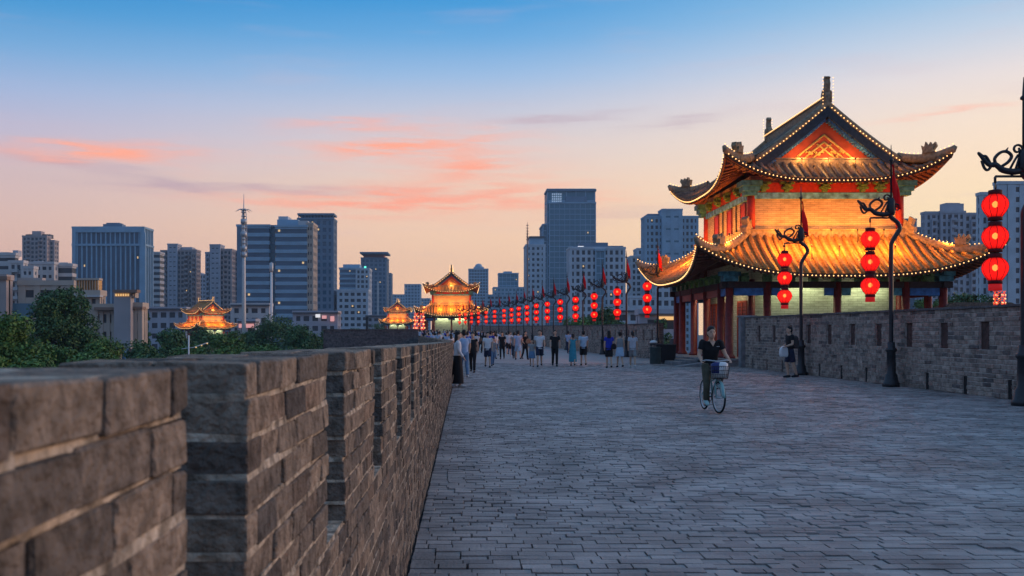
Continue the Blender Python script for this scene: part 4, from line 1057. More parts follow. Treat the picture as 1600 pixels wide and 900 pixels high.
kk = thing('roofed_gate', 'small dark tiled roof peeking over the tall brick wall', 'gatehouse', (24.6, 46, 0)); MB().bb(-1.9, 1.7, -.5, .5, 2.55, 2.7).build('roof_slab', M_tiledark, kk); MB().prism([(-2.0,0),(2.0,0),(1.3,.32),(-1.3,.32)], (-.1,0,2.7), (1,0,0), (0,0,1), 1.3).build('tiled_roof', M_tiledark, kk); MB().bb(-1.3, 1.1, -.3, .3, -12, 2.55).build('wall', M_citybrick, kk)

# ------------------------------------------------------------------ masts
m = thing('steel_mast', 'tall white steel mast with antenna drums and spiked crown', 'mast', ((381-VX)*150/FP, 150, -12))
zt = lambda py: EYE+(HY-py)*.1+12
MB().tube([(0,0,0),(0,0,zt(400)),(0,0,zt(345))], [.42,.26,.2], 10).build('pole', M_whitepaint, m)
MB().tube([(0,0,zt(345)),(0,0,zt(326)),(0,0,zt(303))], [.16,.09,.03], 8).build('spire', M_steel, m)
s = MB()
for q in range(3):
    an_ = q*2.094
    s.tube([(.5*math.cos(an_),.5*math.sin(an_),zt(402)),(.4*math.cos(an_),.4*math.sin(an_),zt(340)),(.25*math.cos(an_),.25*math.sin(an_),zt(326))], .07, 5)
for py in range(332, 402, 6): s.lathe([(.42,-.05),(.42,.05)], 8, (0,0,zt(py)))
s.build('lattice', M_steel, m)
for py in (346, 366, 388, 398): d_ = MB(); d_.lathe([(.3,-.4),(.5,-.34),(.5,.34),(.3,.4)], 10, (0,0,zt(py))); d_.build('antenna_drum', M_steel, m)
cr = MB()
for q in range(6):
    an_ = q*1.047; cr.tube([(0,0,zt(329)),(.7*math.cos(an_),.7*math.sin(an_),zt(327)),(1.3*math.cos(an_),1.3*math.sin(an_),zt(330.5))], [.1,.07,.03], 5)
cr.build('spiked_crown', M_steel, m)
m = thing('steel_mast', 'short white mast in front of the banded office block', 'mast', ((424-VX)*300/FP, 300, -12)); z0 = EYE+(HY-410)*.2+12
MB().tube([(0,0,0),(0,0,z0-3)], [.5,.35], 8).build('pole', M_whitepaint, m); MB().lathe([(.4,-3),(.6,-2.6),(.6,-.3),(.2,0)], 10, (0,0,z0)).build('antenna_drum', M_steel, m)
sl = thing('street_lamp', 'white street lamp with crossed arms and warm lights below the wall', 'street lamp', ((295-VX)*60/FP, 60, -12)); zz = EYE+(HY-524)*.04+12
MB().tube([(0,0,0),(0,0,zz)], [.09,.045], 8).build('pole', M_whitepaint, sl); MB().tube([(-.45,0,zz-.85),(.3,0,zz-.75),(1.2,0,zz-.45)], .03, 6).build('arm', M_whitepaint, sl)
for x, z in ((.45,-.74),(.8,-.62),(1.15,-.5)): MB().lathe([(.03,-.05),(.05,0),(.03,.03)], 8, (x,0,zz+z)).build('lamp_head', M_litwin, sl)

# ------------------------------------------------------------------ trees
def tree(label, px, ptop, d, half, zlow, nleaf, leaf, mi, name='broadleaf_tree', group=None, squash=1.0, clusters=34):
    """tapered trunk, limbs to each leaf cluster, crown of leaf-sized faces"""
    X = (px-VX)*d/FP; top = EYE+(HY-ptop)*d/FP; rw = half*d/FP
    root = thing(name, label, 'tree', (X, d, -12), random.random()*0, group)
    zc = (top+zlow)/2+12; rh = (top-zlow)/2
    rng = np.random.RandomState(int(px*7+d))
    cl = []
    while len(cl) < clusters:
        p = rng.uniform(-1, 1, 3); r = np.linalg.norm(p)
        if r > 1 or r < .35: continue
        w = 1-.35*max(0, p[2])**2
        cl.append((p[0]*rw*.86*w, p[1]*rw*.86*w, zc+p[2]*rh*.88, rng.uniform(.30, .50)*rw))
    for q in range(5): cl.append((rng.uniform(-.4,.4)*rw, rng.uniform(-.4,.4)*rw, zc+rh*rng.uniform(.55,.8), .34*rw))
    n = int(nleaf*2.2); leaf *= 1.15; ci = rng.randint(0, len(cl), n); C = np.array(cl)[ci]
    dirs = rng.normal(size=(n, 3)); dirs /= np.linalg.norm(dirs, axis=1)[:, None]
    rad = C[:, 3]*rng.uniform(.45, 1.0, n)**.5*rng.uniform(.75, 1.12, n)
    P = C[:, :3]+dirs*rad[:, None]*np.array([1, 1, .8])
    nrm = dirs*.6+rng.normal(size=(n, 3))*.55+np.array([0, 0, .45]); nrm /= np.linalg.norm(nrm, axis=1)[:, None]
    u = np.cross(nrm, rng.normal(size=(n, 3))); u /= np.linalg.norm(u, axis=1)[:, None]; v = np.cross(nrm, u)
    s_ = leaf*rng.uniform(.6, 1.3, n)[:, None]
    V = np.stack([P-u*s_*.5, P+v*s_*.28-u*s_*.05, P+u*s_*.55, P-v*s_*.28-u*s_*.05], 1).reshape(-1, 3)
    me = bpy.data.meshes.new('crown'); me.vertices.add(4*n); me.vertices.foreach_set('co', V.ravel())
    me.loops.add(4*n); me.loops.foreach_set('vertex_index', np.arange(4*n)); me.polygons.add(n)
    me.polygons.foreach_set('loop_start', np.arange(n)*4); me.polygons.foreach_set('loop_total', np.full(n, 4))
    me.update(calc_edges=True); me.materials.append(M_leaf[mi])
    a = me.attributes.new('tint', 'FLOAT', 'FACE'); a.data.foreach_set('value', ((ci*.137) % 1*.6+rng.uniform(0, .35, n)).astype(np.float32))
    link('crown', me, root)
    t = MB(); zb = zc-rh*.5; t.tube([(0,0,0),(rng.uniform(-.2,.2),0,zb*.5),(0,rng.uniform(-.2,.2),zb),(0,0,zc+rh*.5)], [.05*rw+.16,.04*rw+.13,.03*rw+.1,.04], 8)
    for c in cl[:18]:
        q = zb+(c[2]-zb)*.25; t.tube([(0,0,max(2, q-.6)),(c[0]*.5,c[1]*.5,(q+c[2])/2),(c[0],c[1],c[2])], [.07,.05,.02], 5)
    t.build('trunk', M_bark, root)
    return root
tree('big dark tree with glossy leaves rising in front of the cream office', 97, 436, 90, 58, -7.5, 15000, .26, 0, clusters=60)
tree('bright green leafy tree at the foot of the wall, beside the beige building', 14, 486, 62, 70, -7, 9000, .22, 1)
for px, pt, d, hw, m_, lab in ((92, 522, 66, 50, 1, 'rounded green tree in front of the big dark tree'), (165, 517, 84, 50, 1, 'rounded tree covering the foot of the cream office'),
    (225, 524, 74, 48, 0, 'dark tree next to the cream office wing'), (268, 506, 110, 46, 0, 'leafy tree on the near side of the long dark roofed shed'), (318, 508, 140, 44, 0, 'tree hiding the foot of the golden tower'),
    (352, 514, 120, 44, 1, 'mid green tree between the golden tower and the steel mast'), (395, 512, 150, 36, 0, 'tree around the foot of the steel mast'), (425, 493, 150, 48, 0, 'tall dark rounded tree below the banded office block'),
    (470, 508, 130, 42, 0, 'dark spreading tree in front of the glowing shopping building'), (512, 516, 160, 36, 0, 'tree at the edge of the park below the dark slate tower'), (553, 512, 230, 30, 0, 'far tree rising over the end of the bastion'),
    (590, 508, 260, 26, 0, 'far tree behind the bastion near the smallest pavilion'), (300, 536, 70, 62, 1, 'low dense tree under the street lamp'), (395, 534, 80, 64, 1, 'wide low tree between the street lamp and the bastion'),
    (470, 534, 90, 60, 0, 'shaded tree next to the bastion'), (150, 545, 56, 66, 1, 'bushy tree close under the battlement'), (40, 535, 52, 70, 1, 'dense shrub-like tree under the bright green tree'), (230, 548, 58, 60, 0, 'dark bushy tree close under the battlement beside the street lamp')):
    tree(lab, px, pt, d, hw, -8, 6500, .21 if d < 100 else .30, m_)
tree('slim tree growing by the cream office wing', 227, 470, 175, 9, -6, 1200, .4, 0)
tree('green tree showing over the wall behind the lantern row', 950, 481, 120, 40, -6, 7000, .3, 0)
tree('low green tree over the wall beside the dark roofed hall', 903, 489, 140, 38, -6, 5000, .32, 1)
tree('tree seen past the right corner of the large pavilion', 1508, 450, 80, 52, -5, 7000, .24, 0)
tree('small tree between the pavilion columns and the far flats', 1032, 487, 130, 16, -5, 2200, .3, 0)
tree('tree crown filling the gap under the right eave', 1455, 456, 95, 34, -5, 5000, .26, 1)
# ------------------------------------------------------------------ lantern posts
def spiral(cx, cz, r0, r1, turns, a0, n=22, sgn=1):
    return [(cx+(r0+(r1-r0)*i/(n-1))*math.cos(a0+sgn*turns*2*math.pi*i/(n-1)), 0, cz+(r0+(r1-r0)*i/(n-1))*math.sin(a0+sgn*turns*2*math.pi*i/(n-1))) for i in range(n)]
def smooth_path(pts, n=6):
    out = []; P = [Vector(p) for p in pts]
    for i in range(len(P)-1):
        p0, p1, p2, p3 = P[max(i-1, 0)], P[i], P[i+1], P[min(i+2, len(P)-1)]
        for k in range(n):
            t = k/n
            out.append(.5*((2*p1)+(-p0+p2)*t+(2*p0-5*p1+4*p2-p3)*t*t+(-p0+3*p1-3*p2+p3)*t**3))
    out.append(P[-1]); return out
def lantern_post():
    root = thing('lantern_post', 'x', 'lamp post')
    MB().lathe([(.24,0),(.24,.1),(.2,.14),(.17,.34),(.13,.4),(.12,1.0),(.16,1.04),(.16,1.1),(.11,1.14),(.1,1.3)], 14).build('base', M_iron, root)
    MB().tube(smooth_path([(0,0,1.1),(0,0,2.8),(0,0,3.9),(.02,0,4.2),(.20,0,4.5),(.25,0,4.64),(.17,0,4.8),(0,0,4.95),(-.02,0,5.15),(0,0,5.4)]), .062, 10).build('pole', M_iron, root)
    a = MB()                                          # dragon-shaped scroll arm reaching over the walkway
    a.tube(smooth_path([(0,0,5.06),(-.22,0,5.02),(-.45,0,5.06),(-.60,0,5.17),(-.72,0,5.16),(-.84,0,5.26),(-.98,0,5.44)]), [.07]*14+[.06]*8+[.05]*6+[.045]*4+[.035]*4+[.015], 8)
    a.tube(smooth_path([(-.58,0,5.16),(-.62,0,5.30),(-.50,0,5.43),(-.36,0,5.45),(-.26,0,5.36),(-.32,0,5.24),(-.46,0,5.14)]), .035, 6)
    a.tube(smooth_path([(-.70,0,5.17),(-.80,0,5.34),(-.88,0,5.36),(-.96,0,5.42)]), .03, 6)
    a.tube(smooth_path([(-.66,0,5.2),(-.76,0,5.06),(-.84,0,5.1),(-.90,0,5.26)]), .03, 6)
    a.tube(spiral(-.13, 5.50, .13, .03, 1.4, -1.6), .026, 6)
    a.tube([(-.30,0,5.06),(-.20,0,5.25),(-.12,0,5.38)], .025, 6); a.tube([(-.18,0,5.05),(-.10,0,5.3)], .025, 6); a.tube([(-.38,0,5.46),(-.33,0,5.54)], [.03,.01], 6)
    a.tube([(-.05,0,4.92),(-.60,0,4.92),(-.61,0,4.90),(-.61,0,4.78)], .028, 6); a.tube([(-.25,0,5.02),(-.25,0,4.92)], .03, 6)
    a.lathe([(.09,5.0),(.12,5.1),(.11,5.4),(.07,5.5)], 10)
    a.tube(spiral(.16, 5.22, .12, .03, 1.2, 3.0, sgn=-1), .024, 6)
    a.build('scroll_arm', M_iron, root)
    MB().tube([(0,0,5.4),(0,0,6.55),(0,0,6.58),(0,0,6.62),(0,0,6.66),(0,0,7.05)], [.03,.025,.07,.07,.03,.008], 8).build('spear', M_iron, root)
    f = MB(); n = 12; vs = []                         # pennant hanging limp from the spear
    for i in range(n+1):
        t = i/n; z = 6.48-1.12*t; w = .34*t**.7*(1-.25*t)
        for j in range(5):
            s = j/4; x = .03+w*s+.02*math.sin(9*t+3*s); y_ = .07*math.sin(7*s+4*t)*s
            vs.append((x, y_, z-.22*s*t))
    f.add(vs, [(i*5+j, i*5+j+1, (i+1)*5+j+1, (i+1)*5+j) for i in range(n) for j in range(4)], 0, 0, True)
    fo = f.build('flag', M_flag, root); md = fo.modifiers.new('thick', 'SOLIDIFY'); md.thickness = .006
    return root
def lantern_string():
    root = thing('lantern_string', 'x', 'lantern')
    MB().tube([(0,0,0),(0,0,-.16)], .012, 5).build('hook', M_iron, root)
    z = -.16
    for k in range(3):
        c = MB(); c.lathe([(.10,0),(.135,-.01),(.135,-.10),(.12,-.11)], 14, (0,0,z)); cap = c.build('cap', M_lcap, root)
        sh = MB(); prof = [(.125,-.10),(.19,-.15),(.245,-.23),(.262,-.31),(.25,-.39),(.205,-.48),(.155,-.55),(.14,-.58)]
        sh.lathe(prof, 20, (0,0,z)); la = sh.build('lantern', M_silk, root)
        rb = MB()
        for q in range(10):
            an_ = q*math.pi/5; rb.tube([(r*1.01*math.cos(an_), r*1.01*math.sin(an_), z+zz_) for r, zz_ in prof],   .0065, 4)
        rb.build('rib', M_lcap, la)
        bl = MB(); bl.lathe([(.01,-.24),(.05,-.27),(.06,-.31),(.05,-.35),(.01,-.38)], 10, (0,0,z)); bl.build('bulb', M_lbulb, la)
        r_ = MB(); r_.lathe([(.12,-.575),(.142,-.59),(.142,-.655),(.10,-.66)], 14, (0,0,z)); r_.build('collar', M_lcap, root)
        z -= .68
    t = MB(); t.lathe([(.13,0),(.135,-.14)], 14, (0,0,z+.02)); t.build('fringe', M_silkfringe, root)
    return root
M_silkfringe = mat('lantern_fringe', (.5,.02,.02), .8, emit=(1,.02,.02), estr=.25)
def kids(o):
    return [c for c in bpy.data.objects if c.parent == o]
def dup(tree_, loc, rz=0, label=None, group=None, scale=1):
    root, ch = tree_
    r = root.copy(); COL.objects.link(r); r.location = loc; r.rotation_euler = (0, 0, rz); r.scale = (scale,)*3
    if label: r['label'] = label
    if group: r['group'] = group
    for c, gs in ch:
        n = c.copy(); COL.objects.link(n); n.parent = r
        for g_ in gs: m_ = g_.copy(); COL.objects.link(m_); m_.parent = n
    return r
def tree_of(root): return (root, [(c, kids(c)) for c in kids(root)])
P0 = tree_of(lantern_post()); S0 = tree_of(lantern_string())
spots = [(20.6, 11.98), (28.0, 12.42), (35.8, 12.52)]+[(56+7.6*i, None) for i in range(17)]
plab = {0: 'black iron lantern post with scroll arm in front of the pale blue tower', 1: 'black iron lantern post whose red flag overlaps the large pavilion eave', 2: 'black iron lantern post right behind the man in navy shorts', 3: 'black iron lantern post standing just behind the litter bins'}
slab_ = {0: 'string of three glowing red lanterns in front of the pale blue tower', 1: 'string of three red lanterns before the centre of the large pavilion', 2: 'string of three red lanterns above the man in navy shorts', 3: 'string of three red lanterns under the left eave tip of the large pavilion'}
for i, (d, x) in enumerate(spots):
    if x is None: x = xr(d)-.38
    zg = zroad(d); lo = (x, d, zg)
    pl_ = plab.get(i, 'black iron lantern post with red flag in the long row beyond the pavilion'); sl_ = slab_.get(i, 'string of three glowing red lanterns in the long row along the far wall')
    if i == 0:
        o = P0[0]; o.location = lo; tag(o, pl_, 'lamp post', 'lantern posts along the inner wall'); s = S0[0]; s.location = (x-.61, d, 4.79+zg); tag(s, sl_, 'lantern', 'lantern strings on the posts')
    else:
        dup(P0, lo, random.uniform(-.05, .05), pl_); dup(S0, (x-.61, d, 4.79+zg), random.uniform(0, 1), sl_)
        if i in plab: pass
for o in (P0[0], S0[0]): pass

# ------------------------------------------------------------------ lit ornaments, bins
def ornament(label, loc, sc, name='light_ornament'):
    r = thing(name, label, 'ornament', loc); r.scale = (sc,)*3
    fr = MB(); bu = MB()
    for k in range(6):
        z = k*.16; w = .24-.02*(k % 2)
        for q in range(6):
            an_ = q*1.047+k*.5
            fr.tube([(w*math.cos(an_), w*math.sin(an_), z), (w*math.cos(an_+1.047), w*math.sin(an_+1.047), z+.16)], .016, 5); bu.octa((w*math.cos(an_), w*math.sin(an_), z), .028)
    fr.build('red_frame', mat('glowing_red_frame', (.6,.03,.02), .5, emit=(1,.09,.03), estr=.8), r); bu.build('bulb_cluster', M_bulb, r, stuff=True)
    MB().tube([(0,0,-14/sc),(0,0,.9)], .05, 6).build('post', M_iron, r)
    return r
ornament('glowing red and gold light ornament behind the tall brick wall', ((1562-VX)*40/FP, 40, 2.35), 1.0)
ornament('large glowing red light ornament left of the far gate pavilion', ((655-VX)*172/FP, 172, 1.2), 4.2)
bn = thing('litter_bin', 'dark litter bin with a white bag on its rim beside the lantern post', 'bin', ((1024-VX)*47/FP, 47, 0))
c = MB(); c.lathe([(.26,.06),(.27,.1),(.27,.82),(.29,.84),(.29,.88),(.24,.9)], 18); c.build('drum', mat('bin_green', (.05,.07,.07), .5, var=.2), bn)
MB().bb(-.30,.30,-.26,.26,.98,1.06).build('lid', M_iron, bn)
c = MB()
for sx in (-1, 1):
    for sy in (-1, 1): c.tube([(sx*.22,sy*.18,.86),(sx*.22,sy*.18,1.0)], .02, 6)
c.build('lid_post', M_iron, bn)
wb = MB(); wb.lathe([(.02,0),(.17,.01),(.20,.06),(.14,.13),(.06,.15),(.01,.16)], 12, (0,0,0)); o = wb.build('plastic_bag', mat('white_plastic', (.7,.7,.7), .4)); o.location = ((1021-VX)*47/FP, 46.98, 1.06); tag(o, 'crumpled white plastic bag lying on the litter bin', 'bag')
bn = thing('waste_container', 'black wheeled waste container beside the pavilion steps', 'container', ((1039-VX)*49/FP, 49, 0))
c = MB(); c.prism([(-.46,.08),(.44,.08),(.5,.95),(-.52,.95)], (0,0,0), (1,0,0), (0,0,1), .7); c.build('tub', mat('black_plastic', (.012,.012,.014), .5), bn); MB().bb(-.54,.52,-.38,.38,.952,1.0).build('lid', mat('black_plastic', (.012,.012,.014), .5), bn)
for sx in (-.35, .35):
    w = MB(); w.tube([(sx-.03,.22,.09),(sx+.03,.22,.09)], .09, 12); w.build('wheel', M_iron, bn)

# ------------------------------------------------------------------ people
SKIN = mat('skin', (.60,.37,.26), .6, var=.08, vscale=20); HAIR = mat('black_hair', (.012,.010,.010), .5, var=.2)
FAB = {}
def fab(n, c): return mat('cloth_'+n, c, .85, var=.14, vscale=9, bump=.25, bscale=25)
PENDING = []
def ell(mb, c, r, n=14, tilt=0):
    prof = [(math.sin(math.pi*i/n), -math.cos(math.pi*i/n)) for i in range(n+1)]; prof[0] = (.02, -1); prof[-1] = (.02, 1)
    o = len(mb.v); mb.lathe(prof, n+4)
    for i in range(o, len(mb.v)):
        x, y, z = mb.v[i]; x, y, z = x*r[0], y*r[1], z*r[2]
        if tilt: y, z = y*math.cos(tilt)-z*math.sin(tilt), y*math.sin(tilt)+z*math.cos(tilt)
        mb.v[i] = (x+c[0], y+c[1], z+c[2])
def loft(mb, secs, n=16):
    """secs: (x,y,z,rx,ry) horizontal elliptical rings, bottom to top"""
    vs = []
    for x, y, z, rx, ry in secs:
        for j in range(n): a = 2*math.pi*j/n; vs.append((x+rx*math.cos(a), y+ry*math.sin(a), z))
    k = len(secs); fs = [(i*n+j, i*n+(j+1) % n, (i+1)*n+(j+1) % n, (i+1)*n+j) for i in range(k-1) for j in range(n)]
    fs += [tuple(range(n-1, -1, -1)), tuple((k-1)*n+j for j in range(n))]; mb.add(vs, fs, 0, 0, True)
def limb(mb, pts, r, ext=1.0): mb.tube(smooth_path(pts, 3), list(np.interp(np.linspace(0, 1, 3*(len(pts)-1)+1), np.linspace(0, 1, len(pts)), r)), 10)
def walk_joints(h=1.7, stride=.3, swing=.25, elbow=.35, fem=False, lean=0):
    stride = stride*random.uniform(1.0, 1.7)*random.choice((1, 1, -1)); swing = swing*random.uniform(.6, 1.5)*(1 if stride > 0 else -1)
    s = h/1.72; V = Vector; j = {}
    def leg(sx, a, k):
        hip = V((sx*.085, 0, .90)); kn = hip+.43*V((0, -math.sin(a), -math.cos(a))); an_ = kn+.41*V((0, -math.sin(a-k), -math.cos(a-k))); return hip, kn, an_
    legs = {1: leg(1, stride, .12), -1: leg(-1, -stride*.8, .3 if abs(stride) > .1 else .05)}
    low_ = min(l[2].z for l in legs.values())-.07
    for sx in (1, -1):
        hip, kn, an_ = legs[sx]; j['hip', sx], j['kn', sx], j['an', sx] = [p-V((0, 0, low_)) for p in (hip, kn, an_)]
        sh = V(((.165 if fem else .185)*sx, -lean*.5, 1.40-low_)); b = -swing*sx; d1 = V((sx*.16, -math.sin(b), -math.cos(b))).normalized(); el_ = sh+.28*d1
        d2 = V((sx*.02, -math.sin(b+elbow), -math.cos(b+elbow))).normalized(); wr = el_+.25*d2
        j['sh', sx], j['el', sx], j['wr', sx] = sh, el_, wr
    j['pel'] = V((0, 0, .93-low_)); j['chest'] = V((0, -lean*.4, 1.26-low_)); j['neck'] = V((0, -lean*.6-.005, 1.45-low_)); j['head'] = V((0, -lean*.7-.02, 1.60-low_))
    for k in j: j[k] = j[k]*s
    j['s'] = s; return j
def hand(mb, wr, d, s, side, fine):
    d = d.normalized(); c = wr+d*.05*s; u = Vector((1, 0, 0)) if abs(d.x) < .8 else Vector((0, 1, 0)); u = (u-d*u.dot(d)).normalized(); w = d.cross(u)
    mb.tube([wr-d*.02, wr+d*.03*s, wr+d*.085*s], [.024*s, .034*s, .032*s], 8, flat=.6)
    if fine:
        for i in range(4):
            b0 = wr+d*.08*s+u*(i-1.5)*.017*s; ln = (.062, .075, .07, .055)[i]*s
            mb.tube([b0-d*.02*s, b0+d*ln*.5+w*.006, b0+d*ln*.8+w*.02], [.0095, .009, .007], 6)
        b0 = wr+d*.03*s-u*side*.028*s; mb.tube([b0, b0-u*side*.025*s+d*.03*s, b0-u*side*.025*s+d*.06*s+w*.01], [.011, .010, .008], 6)
def person(name, label, loc, face, j, top, bottom, shoe, style, hair='short', vox=.02, top_len=.0, sleeve=.55, fem=False, group=None, bag=None, fine=False, build_root=None):
    """body, shirt, lower garment, shoes and hair, each one continuous surface; local front is -y"""
    s = j['s']; root = build_root or thing(name, label, 'person', loc, face, group)
    sw, hw = (.165, .165) if fem else (.19, .155)
    b = MB(); H = j['head']; N = j['neck']; C = j['chest']; P = j['pel']
    ell(b, H+Vector((0, 0, .01*s)), (.074*s, .092*s, .115*s)); ell(b, H+Vector((0, -.03*s, -.05*s)), (.058*s, .06*s, .065*s))
    ell(b, H+Vector((0, -.096*s, -.012*s)), (.013*s, .018*s, .022*s), 8)
    for sx in (1, -1): ell(b, H+Vector((sx*.076*s, .01*s, -.005*s)), (.012*s, .022*s, .032*s), 8)
    limb(b, [C+Vector((0, .01, .12*s)), N, H+Vector((0, .015*s, -.03*s))], [.07*s, .052*s, .05*s])
    loft(b, [(*p, rx*s, ry*s) for p, rx, ry in ((P+Vector((0,0,-.06*s)), hw*.8, .09), (P+Vector((0,0,.05*s)), hw*.92, .10), (P.lerp(C, .45), hw*.82, .088), (C, sw*.86, .10), (C+Vector((0,0,.12*s)), sw*.85, .085), (N+Vector((0,0,-.02*s)), .06, .055))])
    for sx in (1, -1):
        sh, el_, wr = j['sh', sx], j['el', sx], j['wr', sx]
        limb(b, [C+Vector((sx*.10*s, 0, .12*s)), sh, sh.lerp(el_, .5), el_, el_.lerp(wr, .4), wr], [x*s for x in (.05, .052, .046, .038, .037, .025)])
        hand(b, wr, (j.get(('hd', sx)) or (wr-el_)), s, sx, fine)
        hip, kn, an_ = j['hip', sx], j['kn', sx], j['an', sx]
        limb(b, [hip+Vector((0,0,.03)), hip.lerp(kn, .4), kn, kn.lerp(an_, .35), an_], [x*s for x in (.085, .075, .052, .054, .034)])
        fd = j.get(('ft', sx)) or Vector((0, -1, 0)); b.tube([an_+Vector((0,0,-.03*s))-fd*.03*s, an_-fd*-.07*s+Vector((0,0,-.045*s)), an_+fd*.13*s+Vector((0,0,-.05*s))], [.034*s, .034*s, .022*s], 8)
    PENDING.append((b, 'body', SKIN, root, vox))
    g = .016*s
    if style != 'none':
        t = MB(); zlow = P+Vector((0, 0, (-.10+top_len)*s))
        ov = [(zlow, hw*1.04, .122), (P+Vector((0,0,.06*s)), hw*1.0, .118), (P.lerp(C, .5), hw*.97, .112), (C, sw*.93, .122), (C+Vector((0,0,.10*s)), sw*.93, .108), (j['sh',1].lerp(j['sh',-1], .5)+Vector((0,0,.02*s)), sw*.72, .085), (N+Vector((0,0,-.035*s)), .075, .068)]
        loft(t, [(*p, rx*s, ry*s) for p, rx, ry in ov])
        for sx in (1, -1):
            sh, el_, wr = j['sh', sx], j['el', sx], j['wr', sx]
            path = [C+Vector((sx*.10*s, 0, .11*s)), sh]; rr = [.056, .058]
            if sleeve <= 1: path += [sh.lerp(el_, sleeve*.6), sh.lerp(el_, sleeve)]; rr += [.057, .060]
            else: path += [sh.lerp(el_, .5), el_, el_.lerp(wr, sleeve-1)]; rr += [.058, .05, .042]
            if sleeve > .05: limb(t, path, [x*s for x in rr])
        PENDING.append((t, 'shirt' if style != 'dress' else 'dress_top', top, root, vox))
    l = MB()
    if style in ('skirt', 'dress', 'longskirt'):
        lo_ = {'skirt': .46, 'dress': .78, 'longskirt': .88}[style]; kz = P.z+.06*s; mid_y = (j['kn',1].y+j['kn',-1].y)/2
        loft(l, [(P.x, P.y+mid_y*.6, kz-(lo_)*s, hw*(1.35 if style != 'longskirt' else 1.25)*s, .19*s), (P.x, P.y+mid_y*.3, kz-lo_*.5*s, hw*1.22*s, .165*s), (P.x, P.y, kz-.12*s, hw*1.12*s, .135*s), (P.x, P.y, kz+.04*s, hw*.95*s, .11*s)])
        nm = 'skirt'
    else:
        loft(l, [(*p, rx*s, ry*s) for p, rx, ry in ((P+Vector((0,0,-.13*s)), hw*.95, .115), (P+Vector((0,0,-.03*s)), hw*1.06, .122), (P+Vector((0,0,.07*s)), hw*.97, .108))])
        for sx in (1, -1):
            hip, kn, an_ = j['hip', sx], j['kn', sx], j['an', sx]
            if style == 'shorts': limb(l, [hip+Vector((0,0,.02)), hip.lerp(kn, .5), hip.lerp(kn, .9)], [x*s for x in (.098, .095, .092)])
            else: limb(l, [hip+Vector((0,0,.02)), hip.lerp(kn, .45), kn, kn.lerp(an_, .45), kn.lerp(an_, .96)], [x*s for x in (.097, .088, .068, .064, .056)])
        nm = 'shorts' if style == 'shorts' else 'trousers'
    PENDING.append((l, nm, bottom, root, vox))
    for sx in (1, -1):
        q = MB(); an_ = j['an', sx]; fd = (j.get(('ft', sx)) or Vector((0, -1, 0))).normalized()
        q.tube([an_-fd*.075*s+Vector((0,0,-.028*s)), an_-fd*.03*s+Vector((0,0,-.026*s)), an_+fd*.07*s+Vector((0,0,-.034*s)), an_+fd*.165*s+Vector((0,0,-.046*s)), an_+fd*.195*s+Vector((0,0,-.05*s))], [x*s for x in (.028, .046, .046, .036, .016)], 10); limb(q, [an_+Vector((0,0,.015*s)), an_+Vector((0,0,-.03*s))], [.043*s, .043*s])
        PENDING.append((q, 'shoe', shoe, root, min(vox, .016)))
    hr = MB(); ell(hr, H+Vector((0, .018*s, .056*s)), (.086*s, .096*s, .088*s)); ell(hr, H+Vector((0, .045*s, -.005*s)), (.086*s, .074*s, .09*s))
    if hair == 'long': loft(hr, [(H.x, H.y+.075*s, H.z-.36*s, .07*s, .03*s), (H.x, H.y+.075*s, H.z-.22*s, .10*s, .05*s), (H.x, H.y+.06*s, H.z-.08*s, .092*s, .065*s), (H.x, H.y+.04*s, H.z+.03*s, .07*s, .06*s)])
    if hair == 'bun': ell(hr, H+Vector((0, .10*s, .07*s)), (.045*s, .045*s, .045*s), 10)
    if hair == 'tail': limb(hr, [H+Vector((0,.08*s,.03*s)), H+Vector((0,.14*s,-.06*s)), H+Vector((0,.12*s,-.22*s))], [.035*s, .038*s, .015*s])
    PENDING.append((hr, 'hair', HAIR, root, min(vox, .016)))
    if fine:
        for sx in (1, -1):
            e = MB(); ell(e, H+Vector((sx*.031*s, -.083*s, .012*s)), (.013*s, .006*s, .006*s), 8); e.build('eye', HAIR, root); e = MB(); ell(e, H+Vector((sx*.031*s, -.087*s, .034*s)), (.02*s, .005*s, .004*s), 8); e.build('eyebrow', HAIR, root)
        e = MB(); ell(e, H+Vector((0, -.089*s, -.058*s)), (.024*s, .006*s, .006*s), 8); e.build('mouth', mat('lips', (.30,.10,.09), .5), root)
    return root
def flush_people():
    objs = []
    for mb, name, m_, root, vox in PENDING:
        o = mb.build(name, m_, root); r = o.modifiers.new('r', 'REMESH'); r.mode = 'VOXEL'; r.voxel_size = vox; r.use_smooth_shade = True
        sm = o.modifiers.new('s', 'SMOOTH'); sm.factor = .5; sm.iterations = 3; objs.append(o)
    bpy.context.view_layer.update(); dg = bpy.context.evaluated_depsgraph_get()
    for o in objs:
        me = bpy.data.meshes.new_from_object(o.evaluated_get(dg)); m_ = o.data.materials[0]; o.modifiers.clear(); o.data = me; me.name = o.name.split('.')[0]
        if not me.materials: me.materials.append(m_)
        me.polygons.foreach_set('use_smooth', [True]*len(me.polygons))
    PENDING.clear()
white, ltblue, black, navy, denim = fab('white', (.66,.66,.68)), fab('light_blue', (.36,.48,.68)), fab('black', (.014,.014,.017)), fab('navy', (.022,.028,.06)), fab('denim', (.12,.22,.36))
teal, royal, grey_, skyb, olive, shoew, shoeb = fab('teal', (.05,.30,.40)), fab('royal', (.02,.04,.38)), fab('grey', (.28,.28,.28)), fab('sky', (.42,.54,.68)), fab('olive', (.09,.085,.06)), fab('pale_shoe', (.55,.55,.56)), fab('dark_shoe', (.02,.02,.025))
pattern = fab('patterned', (.50,.50,.55))
def gp(px, py): d = ground_d(py); return ((px-VX)*d/FP, d, 0)
TO, AWAY = 0, math.pi
J = walk_joints
